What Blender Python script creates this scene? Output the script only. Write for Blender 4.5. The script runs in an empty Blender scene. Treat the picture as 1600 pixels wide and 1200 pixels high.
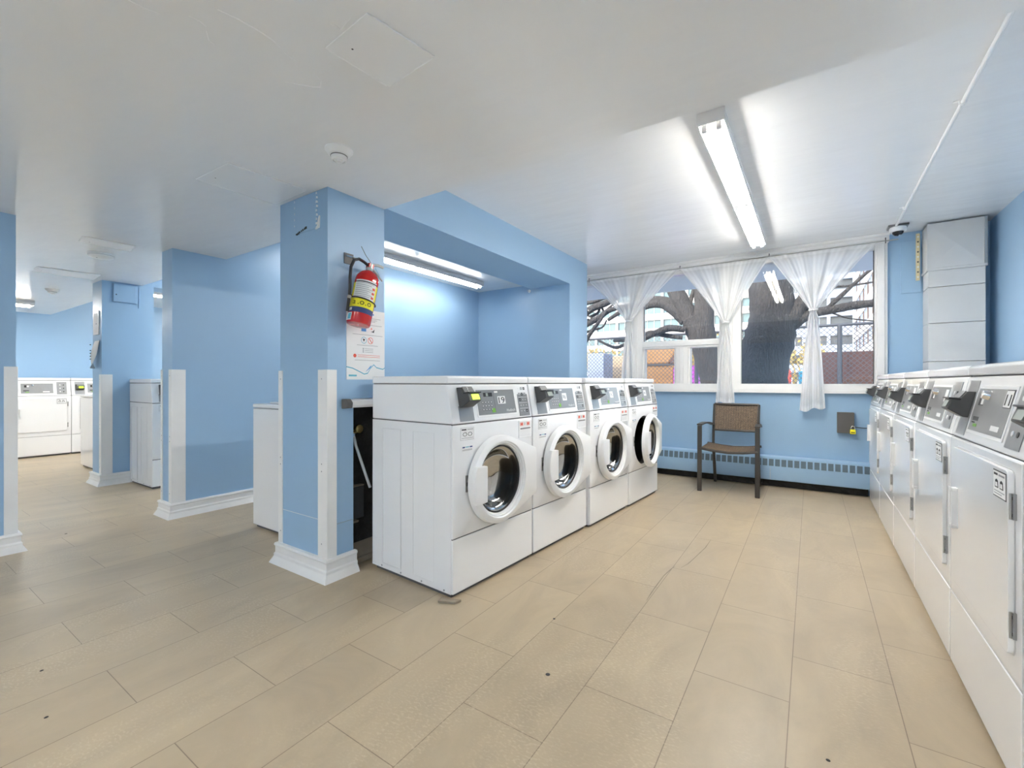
import bpy, bmesh, math, random
from mathutils import Vector, Matrix
random.seed(7)
sc = bpy.context.scene
COL = sc.collection
PI = math.pi

# ------------------------------------------------------------------ camera, sky, sun, exposure
F_PX, HOR = 702.0, 597.0
TH = math.atan(467.0 / 702.0)
CAM_H = 1.08
cd = bpy.data.cameras.new('camera'); cam = bpy.data.objects.new('camera', cd); COL.objects.link(cam)
cd.sensor_width = 36.0; cd.lens = F_PX / 1600.0 * 36.0
cd.shift_y = (HOR - 600.0) / 1600.0
cd.clip_start = 0.02; cd.clip_end = 500
cam.location = (0, 0, CAM_H); cam.rotation_euler = (PI / 2, 0, TH)
sc.camera = cam
sc.view_settings.view_transform = 'Standard'
sc.view_settings.look = 'None'
sc.view_settings.gamma = 1.0
sc.view_settings.use_curve_mapping = False
sc.view_settings.exposure = 2.06
sc.cycles.max_bounces = 12
sc.cycles.diffuse_bounces = 6
sc.cycles.transparent_max_bounces = 16

w = bpy.data.worlds.new('sky'); sc.world = w; w.use_nodes = True
nt = w.node_tree; nt.nodes.clear()
sky = nt.nodes.new('ShaderNodeTexSky'); sky.sky_type = 'NISHITA'; sky.sun_disc = False
sky.sun_elevation = math.radians(36); sky.sun_rotation = math.radians(200); sky.dust_density = 2.0
bg = nt.nodes.new('ShaderNodeBackground'); bg.inputs['Strength'].default_value = 0.18
wo = nt.nodes.new('ShaderNodeOutputWorld')
nt.links.new(sky.outputs[0], bg.inputs[0]); nt.links.new(bg.outputs[0], wo.inputs[0])
sl = bpy.data.lights.new('sun', 'SUN'); sun = bpy.data.objects.new('sun', sl); COL.objects.link(sun)
sl.energy = .75; sl.angle = 0.01; sl.color = (1.0, 0.95, 0.88)
sun.rotation_euler = (math.radians(54), 0, math.radians(-24)); sun.location = (0, -4, 30)
TUBE = 16.5          # radiance of the fluorescent tubes


def ray_at(px, py, Y):
    """point where the sight line through a photograph pixel meets the vertical plane at depth Y"""
    s, c = math.sin(TH), math.cos(TH); r = (px - 800) / F_PX
    X = Y * (r * c - s) / (c + r * s); d = -X * s + Y * c
    return Vector((X, Y, CAM_H + (HOR - py) * d / F_PX))


# ------------------------------------------------------------------ materials
def mat(name, col, rough=0.5, metal=0.0, spec=0.5, coat=0.0, emit=None, es=0.0, noise=None, bump=None, alpha=1.0):
    m = bpy.data.materials.new(name); m.use_nodes = True
    n = m.node_tree.nodes; l = m.node_tree.links; b = n['Principled BSDF']
    b.inputs['Base Color'].default_value = (*col, 1); b.inputs['Roughness'].default_value = rough
    b.inputs['Metallic'].default_value = metal; b.inputs['Specular IOR Level'].default_value = spec
    b.inputs['Coat Weight'].default_value = coat; b.inputs['Coat Roughness'].default_value = 0.12
    if emit: b.inputs['Emission Color'].default_value = (*emit, 1); b.inputs['Emission Strength'].default_value = es
    tc = n.new('ShaderNodeTexCoord')
    def mapping(scale):
        mp = n.new('ShaderNodeMapping'); mp.inputs['Scale'].default_value = scale
        l.new(tc.outputs['Object'], mp.inputs['Vector']); return mp
    if noise:   # (scale, amount 0..1, stretch)
        sc_, amt = noise[0], noise[1]; st = noise[2] if len(noise) > 2 else (1, 1, 1)
        t = n.new('ShaderNodeTexNoise'); t.inputs['Scale'].default_value = sc_; t.inputs['Detail'].default_value = 6
        l.new(mapping(st).outputs[0], t.inputs['Vector'])
        mx = n.new('ShaderNodeMix'); mx.data_type = 'RGBA'
        mx.inputs['A'].default_value = (*[c * (1 - amt) for c in col], 1)
        mx.inputs['B'].default_value = (*[min(1, c * (1 + amt)) for c in col], 1)
        l.new(t.outputs['Fac'], mx.inputs['Factor']); l.new(mx.outputs['Result'], b.inputs['Base Color'])
    if bump:    # (scale, strength, distance, stretch)
        st = bump[3] if len(bump) > 3 else (1, 1, 1)
        t = n.new('ShaderNodeTexNoise'); t.inputs['Scale'].default_value = bump[0]; t.inputs['Detail'].default_value = 3
        l.new(mapping(st).outputs[0], t.inputs['Vector'])
        bp = n.new('ShaderNodeBump'); bp.inputs['Strength'].default_value = bump[1]; bp.inputs['Distance'].default_value = bump[2]
        l.new(t.outputs['Fac'], bp.inputs['Height']); l.new(bp.outputs[0], b.inputs['Normal'])
    return m


def glass_mat(name, tint, refl=1.0, rough=0.0, base=0.04):
    """thin pane: see-through with mirror reflections that grow towards grazing angles"""
    m = bpy.data.materials.new(name); m.use_nodes = True
    n = m.node_tree.nodes; l = m.node_tree.links; n.clear()
    o = n.new('ShaderNodeOutputMaterial'); t = n.new('ShaderNodeBsdfTransparent'); g = n.new('ShaderNodeBsdfGlossy')
    t.inputs[0].default_value = (*tint, 1); g.inputs['Roughness'].default_value = rough; g.inputs['Color'].default_value = (refl,) * 3 + (1,)
    fr = n.new('ShaderNodeFresnel'); fr.inputs['IOR'].default_value = 1.5
    mx = n.new('ShaderNodeMixShader')
    l.new(fr.outputs[0], mx.inputs[0]); l.new(t.outputs[0], mx.inputs[1]); l.new(g.outputs[0], mx.inputs[2]); l.new(mx.outputs[0], o.inputs[0])
    return m


def sheer_mat(name):
    m = bpy.data.materials.new(name); m.use_nodes = True
    n = m.node_tree.nodes; l = m.node_tree.links; n.clear()
    o = n.new('ShaderNodeOutputMaterial'); d = n.new('ShaderNodeBsdfDiffuse'); tl = n.new('ShaderNodeBsdfTranslucent'); tr = n.new('ShaderNodeBsdfTransparent')
    d.inputs[0].default_value = (.94, .94, .94, 1); tl.inputs[0].default_value = (.94, .94, .94, 1); tr.inputs[0].default_value = (1, 1, 1, 1)
    a = n.new('ShaderNodeMixShader'); a.inputs[0].default_value = .35
    l.new(d.outputs[0], a.inputs[1]); l.new(tl.outputs[0], a.inputs[2])
    # woven density: a little varied along the cloth
    at = n.new('ShaderNodeAttribute'); at.attribute_name = 'dens'
    b = n.new('ShaderNodeMixShader')
    l.new(at.outputs['Fac'], b.inputs[0]); l.new(tr.outputs[0], b.inputs[1]); l.new(a.outputs[0], b.inputs[2]); l.new(b.outputs[0], o.inputs[0])
    return m


def floor_mat():
    m = bpy.data.materials.new('vinyl_tile'); m.use_nodes = True
    n = m.node_tree.nodes; l = m.node_tree.links; b = n['Principled BSDF']
    tc = n.new('ShaderNodeTexCoord'); sp = n.new('ShaderNodeSeparateXYZ'); cb = n.new('ShaderNodeCombineXYZ')
    l.new(tc.outputs['Object'], sp.inputs[0])
    ax = n.new('ShaderNodeMath'); ax.inputs[1].default_value = 0.06 + .305 * 40
    ay = n.new('ShaderNodeMath'); ay.inputs[1].default_value = -.56 + .61 * 20
    l.new(sp.outputs['X'], ax.inputs[0]); l.new(sp.outputs['Y'], ay.inputs[0])
    l.new(ay.outputs[0], cb.inputs['X']); l.new(ax.outputs[0], cb.inputs['Y'])
    br = n.new('ShaderNodeTexBrick'); br.inputs['Scale'].default_value = 1.0
    br.inputs['Brick Width'].default_value = .61; br.inputs['Row Height'].default_value = .305
    br.inputs['Mortar Size'].default_value = .0016; br.inputs['Mortar Smooth'].default_value = .2
    br.offset = .5; br.offset_frequency = 2; br.squash = 1.0
    br.inputs['Color1'].default_value = (.485, .395, .275, 1); br.inputs['Color2'].default_value = (.45, .365, .255, 1)
    br.inputs['Mortar'].default_value = (.25, .19, .135, 1)
    l.new(cb.outputs[0], br.inputs['Vector'])
    mp = n.new('ShaderNodeMapping'); mp.inputs['Scale'].default_value = (1.0, .45, 1); mp.inputs['Rotation'].default_value = (0, 0, .35)
    l.new(tc.outputs['Object'], mp.inputs['Vector'])
    n1 = n.new('ShaderNodeTexNoise'); n1.inputs['Scale'].default_value = 3.2; n1.inputs['Detail'].default_value = 8; n1.inputs['Roughness'].default_value = .62; n1.inputs['Distortion'].default_value = 1.2
    l.new(mp.outputs[0], n1.inputs['Vector'])
    r1 = n.new('ShaderNodeValToRGB'); r1.color_ramp.elements[0].position = .35; r1.color_ramp.elements[0].color = (.9, .9, .9, 1)
    r1.color_ramp.elements[1].position = .72; r1.color_ramp.elements[1].color = (1.12, 1.12, 1.1, 1)
    l.new(n1.outputs['Fac'], r1.inputs[0])
    mul = n.new('ShaderNodeMix'); mul.data_type = 'RGBA'; mul.blend_type = 'MULTIPLY'; mul.inputs['Factor'].default_value = 1
    l.new(br.outputs['Color'], mul.inputs['A']); l.new(r1.outputs[0], mul.inputs['B'])
    # pale flecks in drifts, where the slate print is lightest
    mp2 = n.new('ShaderNodeMapping'); mp2.inputs['Scale'].default_value = (70, 130, 1); mp2.inputs['Rotation'].default_value = (0, 0, -.5)
    l.new(tc.outputs['Object'], mp2.inputs['Vector'])
    n2 = n.new('ShaderNodeTexNoise'); n2.inputs['Scale'].default_value = 1; n2.inputs['Detail'].default_value = 6
    l.new(mp2.outputs[0], n2.inputs['Vector'])
    n3 = n.new('ShaderNodeTexNoise'); n3.inputs['Scale'].default_value = 2.1; n3.inputs['Detail'].default_value = 3; n3.inputs['Distortion'].default_value = .8
    l.new(mp.outputs[0], n3.inputs['Vector'])
    r2 = n.new('ShaderNodeValToRGB'); r2.color_ramp.elements[0].position = .50; r2.color_ramp.elements[1].position = .68
    r3 = n.new('ShaderNodeValToRGB'); r3.color_ramp.elements[0].position = .50; r3.color_ramp.elements[1].position = .62
    l.new(n2.outputs['Fac'], r2.inputs[0]); l.new(n3.outputs['Fac'], r3.inputs[0])
    mm = n.new('ShaderNodeMath'); mm.operation = 'MULTIPLY'; l.new(r2.outputs[0], mm.inputs[0]); l.new(r3.outputs[0], mm.inputs[1])
    m4 = n.new('ShaderNodeMath'); m4.operation = 'MULTIPLY'; m4.inputs[1].default_value = .32; l.new(mm.outputs[0], m4.inputs[0])
    mx = n.new('ShaderNodeMix'); mx.data_type = 'RGBA'; mx.inputs['B'].default_value = (.72, .62, .45, 1)
    l.new(m4.outputs[0], mx.inputs['Factor']); l.new(mul.outputs['Result'], mx.inputs['A'])
    l.new(mx.outputs['Result'], b.inputs['Base Color'])
    b.inputs['Roughness'].default_value = .36; b.inputs['Specular IOR Level'].default_value = .42
    bp = n.new('ShaderNodeBump'); bp.inputs['Strength'].default_value = .12; bp.inputs['Distance'].default_value = .004
    l.new(n1.outputs['Fac'], bp.inputs['Height']); l.new(bp.outputs[0], b.inputs['Normal'])
    return m


def weave_mat(name, dark, light):
    m = bpy.data.materials.new(name); m.use_nodes = True
    n = m.node_tree.nodes; l = m.node_tree.links; b = n['Principled BSDF']
    tc = n.new('ShaderNodeTexCoord')
    t = n.new('ShaderNodeTexNoise'); t.inputs['Scale'].default_value = 190; l.new(tc.outputs['Object'], t.inputs['Vector'])
    r = n.new('ShaderNodeValToRGB'); r.color_ramp.elements[0].position = .35; r.color_ramp.elements[1].position = .68
    r.color_ramp.elements[0].color = (*dark, 1); r.color_ramp.elements[1].color = (*light, 1)
    l.new(t.outputs['Fac'], r.inputs[0]); l.new(r.outputs[0], b.inputs['Base Color']); b.inputs['Roughness'].default_value = .5
    return m


M = {}
M['blue'] = mat('blue_wall_paint', (.325, .50, .70), .38, bump=(60, .06, .004))
M['ceil'] = mat('white_ceiling_paint', (.88, .89, .905), .22, spec=.45, bump=(1.6, .22, .03, (1, 3.2, 1)))
M['ceil2'] = mat('white_ceiling_paint_patch', (.88, .89, .905), .30, bump=(12, .15, .004))
M['floor'] = floor_mat()
M['trim'] = mat('white_trim_paint', (.84, .835, .825), .4, noise=(9, .05), bump=(25, .15, .003))
M['appl'] = mat('white_enamel', (.90, .905, .915), .16, coat=.3)
M['plast'] = mat('white_plastic', (.88, .885, .89), .3)
M['seam'] = mat('dark_seam', (.10, .10, .105), .7)
M['lite_seam'] = mat('pale_grey_line', (.55, .55, .56), .5)
M['plate'] = mat('silver_grey_overlay', (.33, .335, .34), .3, .35, noise=(30, .06))
M['panelgrey'] = mat('grey_panel_overlay', (.28, .285, .29), .28, .2)
M['black'] = mat('black_plastic', (.02, .02, .022), .35)
M['dgrey'] = mat('charcoal_plastic', (.075, .077, .08), .4)
M['mgrey'] = mat('mid_grey_plastic', (.20, .20, .205), .4)
M['lcd'] = mat('green_lcd', (.35, .5, .02), .3, emit=(.55, .85, .03), es=.7)
M['lcdgrey'] = mat('unlit_lcd', (.42, .46, .42), .25)
M['green'] = mat('green_button', (.20, .5, .06), .4)
M['white'] = mat('white_print', (.86, .86, .86), .5)
M['ink'] = mat('black_ink', (.015, .015, .018), .6)
M['greyink'] = mat('grey_ink', (.30, .31, .33), .6)
M['redink'] = mat('red_ink', (.75, .10, .06), .5)
M['pinkink'] = mat('pale_red_ink', (.82, .38, .34), .5)
M['navy'] = mat('navy_ink', (.03, .06, .20), .5)
M['teal'] = mat('teal_ink', (.10, .42, .55), .5)
M['blueink'] = mat('blue_ink', (.05, .25, .60), .5)
M['steel'] = mat('stainless_drum', (.19, .18, .165), .28, 1.0)
M['chrome'] = mat('chrome', (.75, .75, .76), .12, 1.0)
M['galv'] = mat('galvanised_metal', (.45, .45, .44), .35, .9)
M['rubber'] = mat('dark_rubber', (.03, .03, .032), .5)
M['doorglass'] = glass_mat('door_glass', (.42, .41, .39), .45)
M['pane'] = glass_mat('window_glass', (.96, .97, .97), 1.0)
M['tube'] = mat('lit_fluorescent_tube', (1, 1, 1), .4, emit=(1.0, .965, .90), es=TUBE)
M['tube_dim'] = mat('lit_dimmed_tube', (1, 1, 1), .4, emit=(1.0, .97, .92), es=TUBE * .46)  # alcove tubes, emission turned down to balance the room's brightness
M['tube_fill'] = mat('lit_fill_tube', (1, 1, 1), .4, emit=(1.0, .985, .96), es=TUBE * .80)  # tubes of the added unseen battens that serve as fill light
M['housing'] = mat('white_lamp_housing', (.78, .78, .78), .35)
M['cream'] = mat('cream_reflector', (.80, .76, .62), .4)
M['red'] = mat('red_cylinder_paint', (.60, .006, .006), .14, coat=.5)
M['yellow'] = mat('yellow_label', (.88, .78, .02), .4)
M['brass'] = mat('brass', (.75, .55, .22), .25, 1.0)
M['paper'] = mat('white_paper', (.80, .80, .80), .6)
M['duct'] = mat('grey_duct_sheet', (.62, .62, .615), .42, .0, noise=(3, .04))
M['gold'] = mat('pale_gold_strip', (.80, .68, .42), .3, .6)
M['frame_metal'] = mat('dark_chair_metal', (.075, .068, .062), .4, .5)
M['wicker'] = weave_mat('brown_woven_wicker', (.05, .030, .020), (.34, .235, .145))
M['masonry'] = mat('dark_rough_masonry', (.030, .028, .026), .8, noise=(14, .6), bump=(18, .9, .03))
M['wood'] = mat('old_bare_wood', (.30, .25, .19), .8, noise=(10, .4), bump=(30, .5, .01))
M['slot'] = mat('heater_slot', (.11, .16, .21), .5)
M['grey_box'] = mat('taupe_metal_box', (.115, .108, .102), .45)
M['curtain'] = sheer_mat('sheer_white_voile')
M['dome'] = mat('dark_dome', (.02, .02, .022), .05)
# outside
M['bark'] = mat('grey_tree_bark', (.085, .078, .072), .9, noise=(3, .35, (6, 6, 1)), bump=(9, 1.0, .06, (6, 6, 1)))
M['concrete'] = mat('white_concrete', (.60, .575, .53), .8, noise=(.3, .05))
M['bluegrey'] = mat('shaded_facade_and_cabinet_grey', (.32, .38, .48), .8, noise=(.3, .06))  # blue cast of facade shade put into the colour; plain grey on the cabinet
M['winglass'] = mat('green_tinted_windows', (.10, .19, .22), .15, .0, noise=(.5, .4))
M['darkwin'] = mat('dark_windows', (.07, .085, .10), .25, noise=(.5, .4))
M['brownpanel'] = mat('brown_window_bay', (.15, .10, .075), .6)
M['wire'] = mat('fence_wire', (.10, .10, .11), .5, .6)
M['rail'] = mat('fence_rail', (.07, .075, .085), .5, .5)
M['rust'] = mat('rust_brown_board', (.10, .042, .028), .75, noise=(4, .3))
M['tan'] = mat('tan_bin_plastic', (.36, .185, .06), .5, noise=(5, .25))
M['magenta'] = mat('magenta_bin_plastic', (.50, .06, .50), .5)
M['brick'] = mat('tan_wall', (.50, .38, .24), .8, noise=(5, .35))
M['snow'] = mat('snow', (.85, .87, .9), .8, bump=(8, .6, .05))
M['asphalt'] = mat('trodden_snow', (.62, .62, .64), .9, noise=(.8, .2))
M['binblue'] = mat('blue_bin_plastic', (.03, .28, .45), .5)
M['leaf'] = mat('dry_yellow_leaves', (.38, .28, .08), .8)
M['render'] = mat('pale_exterior_render', (.88, .84, .76), .8)


# ------------------------------------------------------------------ mesh builder
class MB:
    def __init__(self):
        self.v = []; self.f = []; self.m = []; self.s = []; self.mats = []; self.T = Matrix.Identity(4)

    def mi(self, k):
        if k not in self.mats: self.mats.append(k)
        return self.mats.index(k)

    def add(self, vs, fs, k):
        o = len(self.v); i = self.mi(k)
        self.v += [tuple(self.T @ Vector(p)) for p in vs]
        for f in fs: self.f.append(tuple(a + o for a in f)); self.m.append(i)

    def box(self, x0, x1, y0, y1, z0, z1, k):
        vs = [(x, y, z) for z in (z0, z1) for y in (y0, y1) for x in (x0, x1)]
        self.add(vs, [(0, 2, 3, 1), (4, 5, 7, 6), (0, 1, 5, 4), (2, 6, 7, 3), (0, 4, 6, 2), (1, 3, 7, 5)], k)

    def prism(self, poly, ax, a0, a1, k):
        def P(p, a):
            return {'x': (a, p[0], p[1]), 'y': (p[0], a, p[1]), 'z': (p[0], p[1], a)}[ax]
        n = len(poly)
        vs = [P(p, a0) for p in poly] + [P(p, a1) for p in poly]
        self.add(vs, [tuple(range(n))[::-1], tuple(range(n, 2 * n))] + [(i, (i + 1) % n, n + (i + 1) % n, n + i) for i in range(n)], k)

    def tube(self, pts, r, k, n=10, cap=True):
        pts = [Vector(p) for p in pts]; rs = r if isinstance(r, (list, tuple)) else [r] * len(pts)
        vs = []; ref = None
        for i, p in enumerate(pts):
            t = (pts[min(i + 1, len(pts) - 1)] - pts[max(i - 1, 0)]).normalized()
            if ref is None: ref = Vector((0, 0, 1)) if abs(t.z) < .9 else Vector((1, 0, 0))
            u = t.cross(ref).normalized(); w_ = u.cross(t).normalized(); ref = w_
            for j in range(n):
                a = 2 * PI * j / n; vs.append(p + (u * math.cos(a) + w_ * math.sin(a)) * rs[i])
        fs = []
        for i in range(len(pts) - 1):
            for j in range(n): fs.append((i * n + j, i * n + (j + 1) % n, (i + 1) * n + (j + 1) % n, (i + 1) * n + j))
        if cap: fs.append(tuple(range(n))[::-1]); fs.append(tuple(range((len(pts) - 1) * n, len(pts) * n)))
        self.add(vs, fs, k)

    def lathe(self, prof, k, c=(0, 0, 0), ax='z', n=32):
        vs = []; fs = []
        for (r, h) in prof:
            for j in range(n):
                a = 2 * PI * j / n; x, y = r * math.cos(a), r * math.sin(a)
                q = {'z': (x, y, h), 'y': (x, h, y), 'x': (h, x, y)}[ax]
                vs.append((q[0] + c[0], q[1] + c[1], q[2] + c[2]))
        for i in range(len(prof) - 1):
            for j in range(n): fs.append((i * n + j, i * n + (j + 1) % n, (i + 1) * n + (j + 1) % n, (i + 1) * n + j))
        self.add(vs, fs, k)

    def loops(self, L, k, close=True):
        n = len(L[0]); vs = [p for q in L for p in q]; fs = []
        for i in range(len(L) - 1):
            for j in range(n if close else n - 1): fs.append((i * n + j, i * n + (j + 1) % n, (i + 1) * n + (j + 1) % n, (i + 1) * n + j))
        self.add(vs, fs, k)

    def text(self, body, size, x, z, k, y=0, width=None, ax='front', extrude=.0004):
        """lettering lying in the x-z plane, reading along +x, front towards -y"""
        cu = bpy.data.curves.new('t', 'FONT'); cu.body = body; cu.size = size; cu.extrude = extrude; cu.resolution_u = 3
        o = bpy.data.objects.new('t', cu); COL.objects.link(o)
        me = bpy.data.meshes.new_from_object(o.evaluated_get(bpy.context.evaluated_depsgraph_get()))
        xs = [v.co.x for v in me.vertices]; x0, x1 = min(xs), max(xs); s = (width / (x1 - x0)) if width else 1
        self.add([((v.co.x - x0) * s + x, y - v.co.z, v.co.y + z) for v in me.vertices], [tuple(p.vertices) for p in me.polygons], k)
        bpy.data.objects.remove(o); bpy.data.curves.remove(cu); bpy.data.meshes.remove(me)

    def build(self, name, parent=None, bevel=0.0, seg=2, smooth=True, ang=35, loc=None):
        me = bpy.data.meshes.new(name); me.from_pydata(self.v, [], self.f)
        for k in self.mats: me.materials.append(M[k])
        me.polygons.foreach_set('material_index', self.m)
        bm = bmesh.new(); bm.from_mesh(me)
        if bevel: bmesh.ops.remove_doubles(bm, verts=bm.verts, dist=1e-5)
        bmesh.ops.recalc_face_normals(bm, faces=bm.faces); bm.to_mesh(me); bm.free()
        if smooth:
            me.polygons.foreach_set('use_smooth', [True] * len(me.polygons)); me.set_sharp_from_angle(angle=math.radians(ang))
        me.update()
        o = bpy.data.objects.new(name, me); COL.objects.link(o)
        if parent: o.parent = parent
        if loc is not None: o.location = loc
        if bevel:
            b = o.modifiers.new('bevel', 'BEVEL'); b.width = bevel; b.segments = seg; b.limit_method = 'ANGLE'; b.angle_limit = math.radians(40)
            b.harden_normals = False
        return o


def one(fn, name, parent=None, **kw):
    m = MB(); fn(m); return m.build(name, parent, **kw)


def box_obj(name, b, k, parent=None, bevel=0.0, **kw):
    m = MB(); m.box(*b, k); return m.build(name, parent, bevel=bevel, **kw)


def thing(name, label, cat, loc=(0, 0, 0), rz=0, group=None):
    o = bpy.data.objects.new(name, None); COL.objects.link(o); o.empty_display_size = .1
    o.location = loc; o.rotation_euler = (0, 0, rz)
    return tag(o, label, cat, group)


def tag(o, label, cat, group=None):
    o['label'] = label; o['category'] = cat
    if group: o['group'] = group
    return o


def struct(o, label=None):
    o['kind'] = 'structure'
    return o


def dup(root, loc=None, rz=None, label=None, group=None):
    kids = {}
    for o in bpy.data.objects:
        if o.parent: kids.setdefault(o.parent.name, []).append(o)
    def cp(o, par):
        c = o.copy(); COL.objects.link(c)
        if par: c.parent = par
        for k in kids.get(o.name, []): cp(k, c)
        return c
    r = cp(root, None)
    if loc is not None: r.location = loc
    if rz is not None: r.rotation_euler = (0, 0, rz)
    if label: r['label'] = label
    if group: r['group'] = group
    return r


# ------------------------------------------------------------------ the room shell
LOW, HIGH = 2.144, 2.448
YS = 1.87           # where the lowered ceiling stops
YW = 5.42           # window wall
XR = 1.266          # right wall
XB = -9.99          # far end wall
YN = -3.0

struct(box_obj('floor', (XB - .1, XR + .1, YN - .1, YW + .2, -.1, 0), 'floor'))
struct(box_obj('ceiling_lowered', (XB - .1, XR + .1, YN - .1, YS, LOW, 2.9), 'ceil'))
struct(box_obj('ceiling', (XB - .1, XR + .1, YS, YW + .13, HIGH, 2.9), 'ceil'))
struct(box_obj('wall_right', (XR, XR + .1, YN, YW, 0, 2.9), 'blue'))
struct(box_obj('wall_front', (XB, XR, YN - .1, YN, 0, 2.9), 'blue'))
struct(box_obj('wall_far_left', (XB - .1, XB, YN, YW, 0, 2.9), 'blue'))
WX0, WX1, WZ0, WZ1 = -3.0, .59, .968, 2.38
def f(m):
    m.box(XB, WX0, YW, YW + .13, 0, HIGH, 'blue'); m.box(WX0, WX1, YW, YW + .13, 0, WZ0, 'blue')
    m.box(WX0, WX1, YW, YW + .13, WZ1, HIGH, 'blue'); m.box(WX1, XR, YW, YW + .13, 0, HIGH, 'blue')
struct(one(f, 'wall_back', smooth=False))
struct(box_obj('wall_left_partition', (-4.42, -4.22, YN, .633, 0, LOW), 'blue'))
struct(box_obj('wall_middle_partition', (-4.42, -4.22, 1.475, YW, 0, HIGH), 'blue'))
# pillar with its broken lower side, the header beam and the column beyond
PX0, PX1, PY0 = -2.66, -2.19, 1.48
def f(m):
    m.box(PX0, PX1, PY0, 1.645, 0, 2.3, 'blue'); m.box(PX0, PX1, 1.645, YS, .985, 2.3, 'blue')
struct(one(f, 'wall_pillar', smooth=False))
def f(m):
    m.box(PX0, -2.17, YS, 4.84, LOW, HIGH, 'blue'); m.box(PX0, -2.17, 4.385, 4.84, 0, LOW, 'blue')
struct(one(f, 'wall_header_beam', smooth=False))
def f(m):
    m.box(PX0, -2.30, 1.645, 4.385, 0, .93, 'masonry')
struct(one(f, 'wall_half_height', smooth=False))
struct(box_obj('wall_far_pillar', (-6.45, -6.15, 1.53, 1.975, 0, 2.3), 'blue'))
struct(box_obj('wall_far_header', (-6.45, -6.15, 1.975, YW, LOW, HIGH), 'blue'))

FLOOR_SCRATCHES = [[(-0.676, 2.213), (-0.68, 2.291), (-0.682, 2.365), (-0.683, 2.551), (-0.671, 2.683), (-0.662, 2.721)], [(-0.629, 2.721), (-0.608, 2.802), (-0.595, 2.915), (-0.573, 3.135), (-0.57, 3.322)], [(-0.797, 1.162), (-0.768, 1.166), (-0.74, 1.166)]]
FLOOR_SPOTS = [(-0.809, 1.455, 0.009), (-0.975, 1.813, 0.006), (0.041, 1.568, 0.006), (-2.397, 0.425, 0.006), (-2.051, 0.374, 0.006), (-4.416, 0.904, 0.008)]
for b_ in ((-2.632, -2.275, 1.4788, 1.4802, .318, .3205), (-2.1905, -2.1885, 1.505, 1.64, .292, .294)):
    box_obj('paint_seam', b_, 'trim' if b_[0] < -2.5 else 'greyink', bpy.data.objects['wall_pillar'])
fl = bpy.data.objects['floor']
for pts_ in (FLOOR_SCRATCHES):
    m = MB(); L = []
    for i, (x, y) in enumerate(pts_):
        w_ = .0008 if i in (0, len(pts_) - 1) else .0026; L.append([(x - w_, y, .0004), (x + w_, y, .0004)])
    m.loops(L, 'wood', close=False); m.build('scratch', fl)
for x, y, q in FLOOR_SPOTS:
    m = MB(); m.lathe([(.0001, .0016), (q * .7, .0014), (q, .0002)], 'ink', (x, y, 0), n=9); m.build('dark_spot', fl)

# ledge cap on the broken half wall
def f(m):
    m.prism([(-2.30, .935), (-2.155, .935), (-2.145, .95), (-2.15, .975), (-2.165, .982), (-2.30, .982)], 'y', 1.60, 4.38, 'trim')
struct(one(f, 'trim_ledge', bevel=.002))
def f(m): m.prism([(-2.189, .93), (-2.135, .935), (-2.13, .965), (-2.15, .985), (-2.189, .985)], 'y', 1.565, 1.60, 'grey_box')
struct(one(f, 'trim_ledge_end', bevel=.004))


def baseboard(name, path, h=.118, ends=(None, None)):
    prof = [(0.0, h), (.022, h), (.026, h - .012), (.020, h - .022), (.020, .062), (.026, .054), (.026, .040), (.040, .014), (.046, .0), (0, 0)]
    path = [Vector((*p, 0)) for p in path]; L = []
    m = MB()
    for i, p in enumerate(path):
        ns = []
        if i > 0: d = (p - path[i - 1]).normalized(); ns.append(Vector((d.y, -d.x, 0)))
        if i < len(path) - 1: d = (path[i + 1] - p).normalized(); ns.append(Vector((d.y, -d.x, 0)))
        mt = sum(ns, Vector((0, 0, 0)))
        if len(ns) == 2: mt = mt / (1 + ns[0].dot(ns[1]))
        L.append([p + mt * o + Vector((0, 0, z)) for o, z in prof])
    m.loops(L, 'trim'); n = len(prof); t = len(L)
    m.add([tuple(q) for q in L[0]], [tuple(range(n))], 'trim'); m.add([tuple(q) for q in L[-1]], [tuple(range(n))], 'trim')
    return struct(m.build(name, ang=25))
baseboard('baseboard_pillar', [(-2.66, 1.87), (-2.66, 1.48), (-2.19, 1.48), (-2.19, 1.655)])
baseboard('baseboard_middle_partition', [(-4.42, 5.4), (-4.42, 1.475), (-4.22, 1.475), (-4.22, 5.4)])
baseboard('baseboard_left_partition', [(-4.22, -2.9), (-4.22, .633), (-4.42, .633), (-4.42, -2.9)])
baseboard('baseboard_far_pillar', [(-6.45, 1.97), (-6.45, 1.53), (-6.15, 1.53), (-6.15, 1.97)])


def guard(i, x, y, sx, sy, a, b, z1, z0=.112):
    """angle strip on an outside corner; the wall lies towards +sx and +sy of the corner"""
    t = .008; m = MB()
    L = [(x - sx * t, y - sy * t), (x + sx * a, y - sy * t), (x + sx * a, y + sy * .001), (x, y + sy * .001), (x, y), (x + sx * .001, y + sy * b), (x - sx * t, y + sy * b)]
    L = [(x - sx * t, y - sy * t), (x + sx * a, y - sy * t), (x + sx * a, y), (x, y), (x, y + sy * b), (x - sx * t, y + sy * b)]
    m.prism(L, 'z', z0, z1, 'trim')
    for z in (z1 - .05, (z0 + z1) / 2, (z0 + z1) / 2 - .04, z0 + .08):
        cx = x + sx * a * .55; m.lathe([(0, -.0015), (.004, -.0012), (.004, 0)], 'greyink', (cx, y - sy * t, z), 'y', 8)
    return struct(m.build('trim_corner_guard', bevel=.0015))
guard(1, PX1, PY0, -1, 1, .078, .052, 1.148)
guard(2, PX0, PY0, 1, 1, .03, .05, 1.148)
guard(3, -4.22, 1.475, -1, 1, .05, .09, 1.18)
guard(4, -4.42, 1.475, 1, 1, .02, .05, 1.18)
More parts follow.
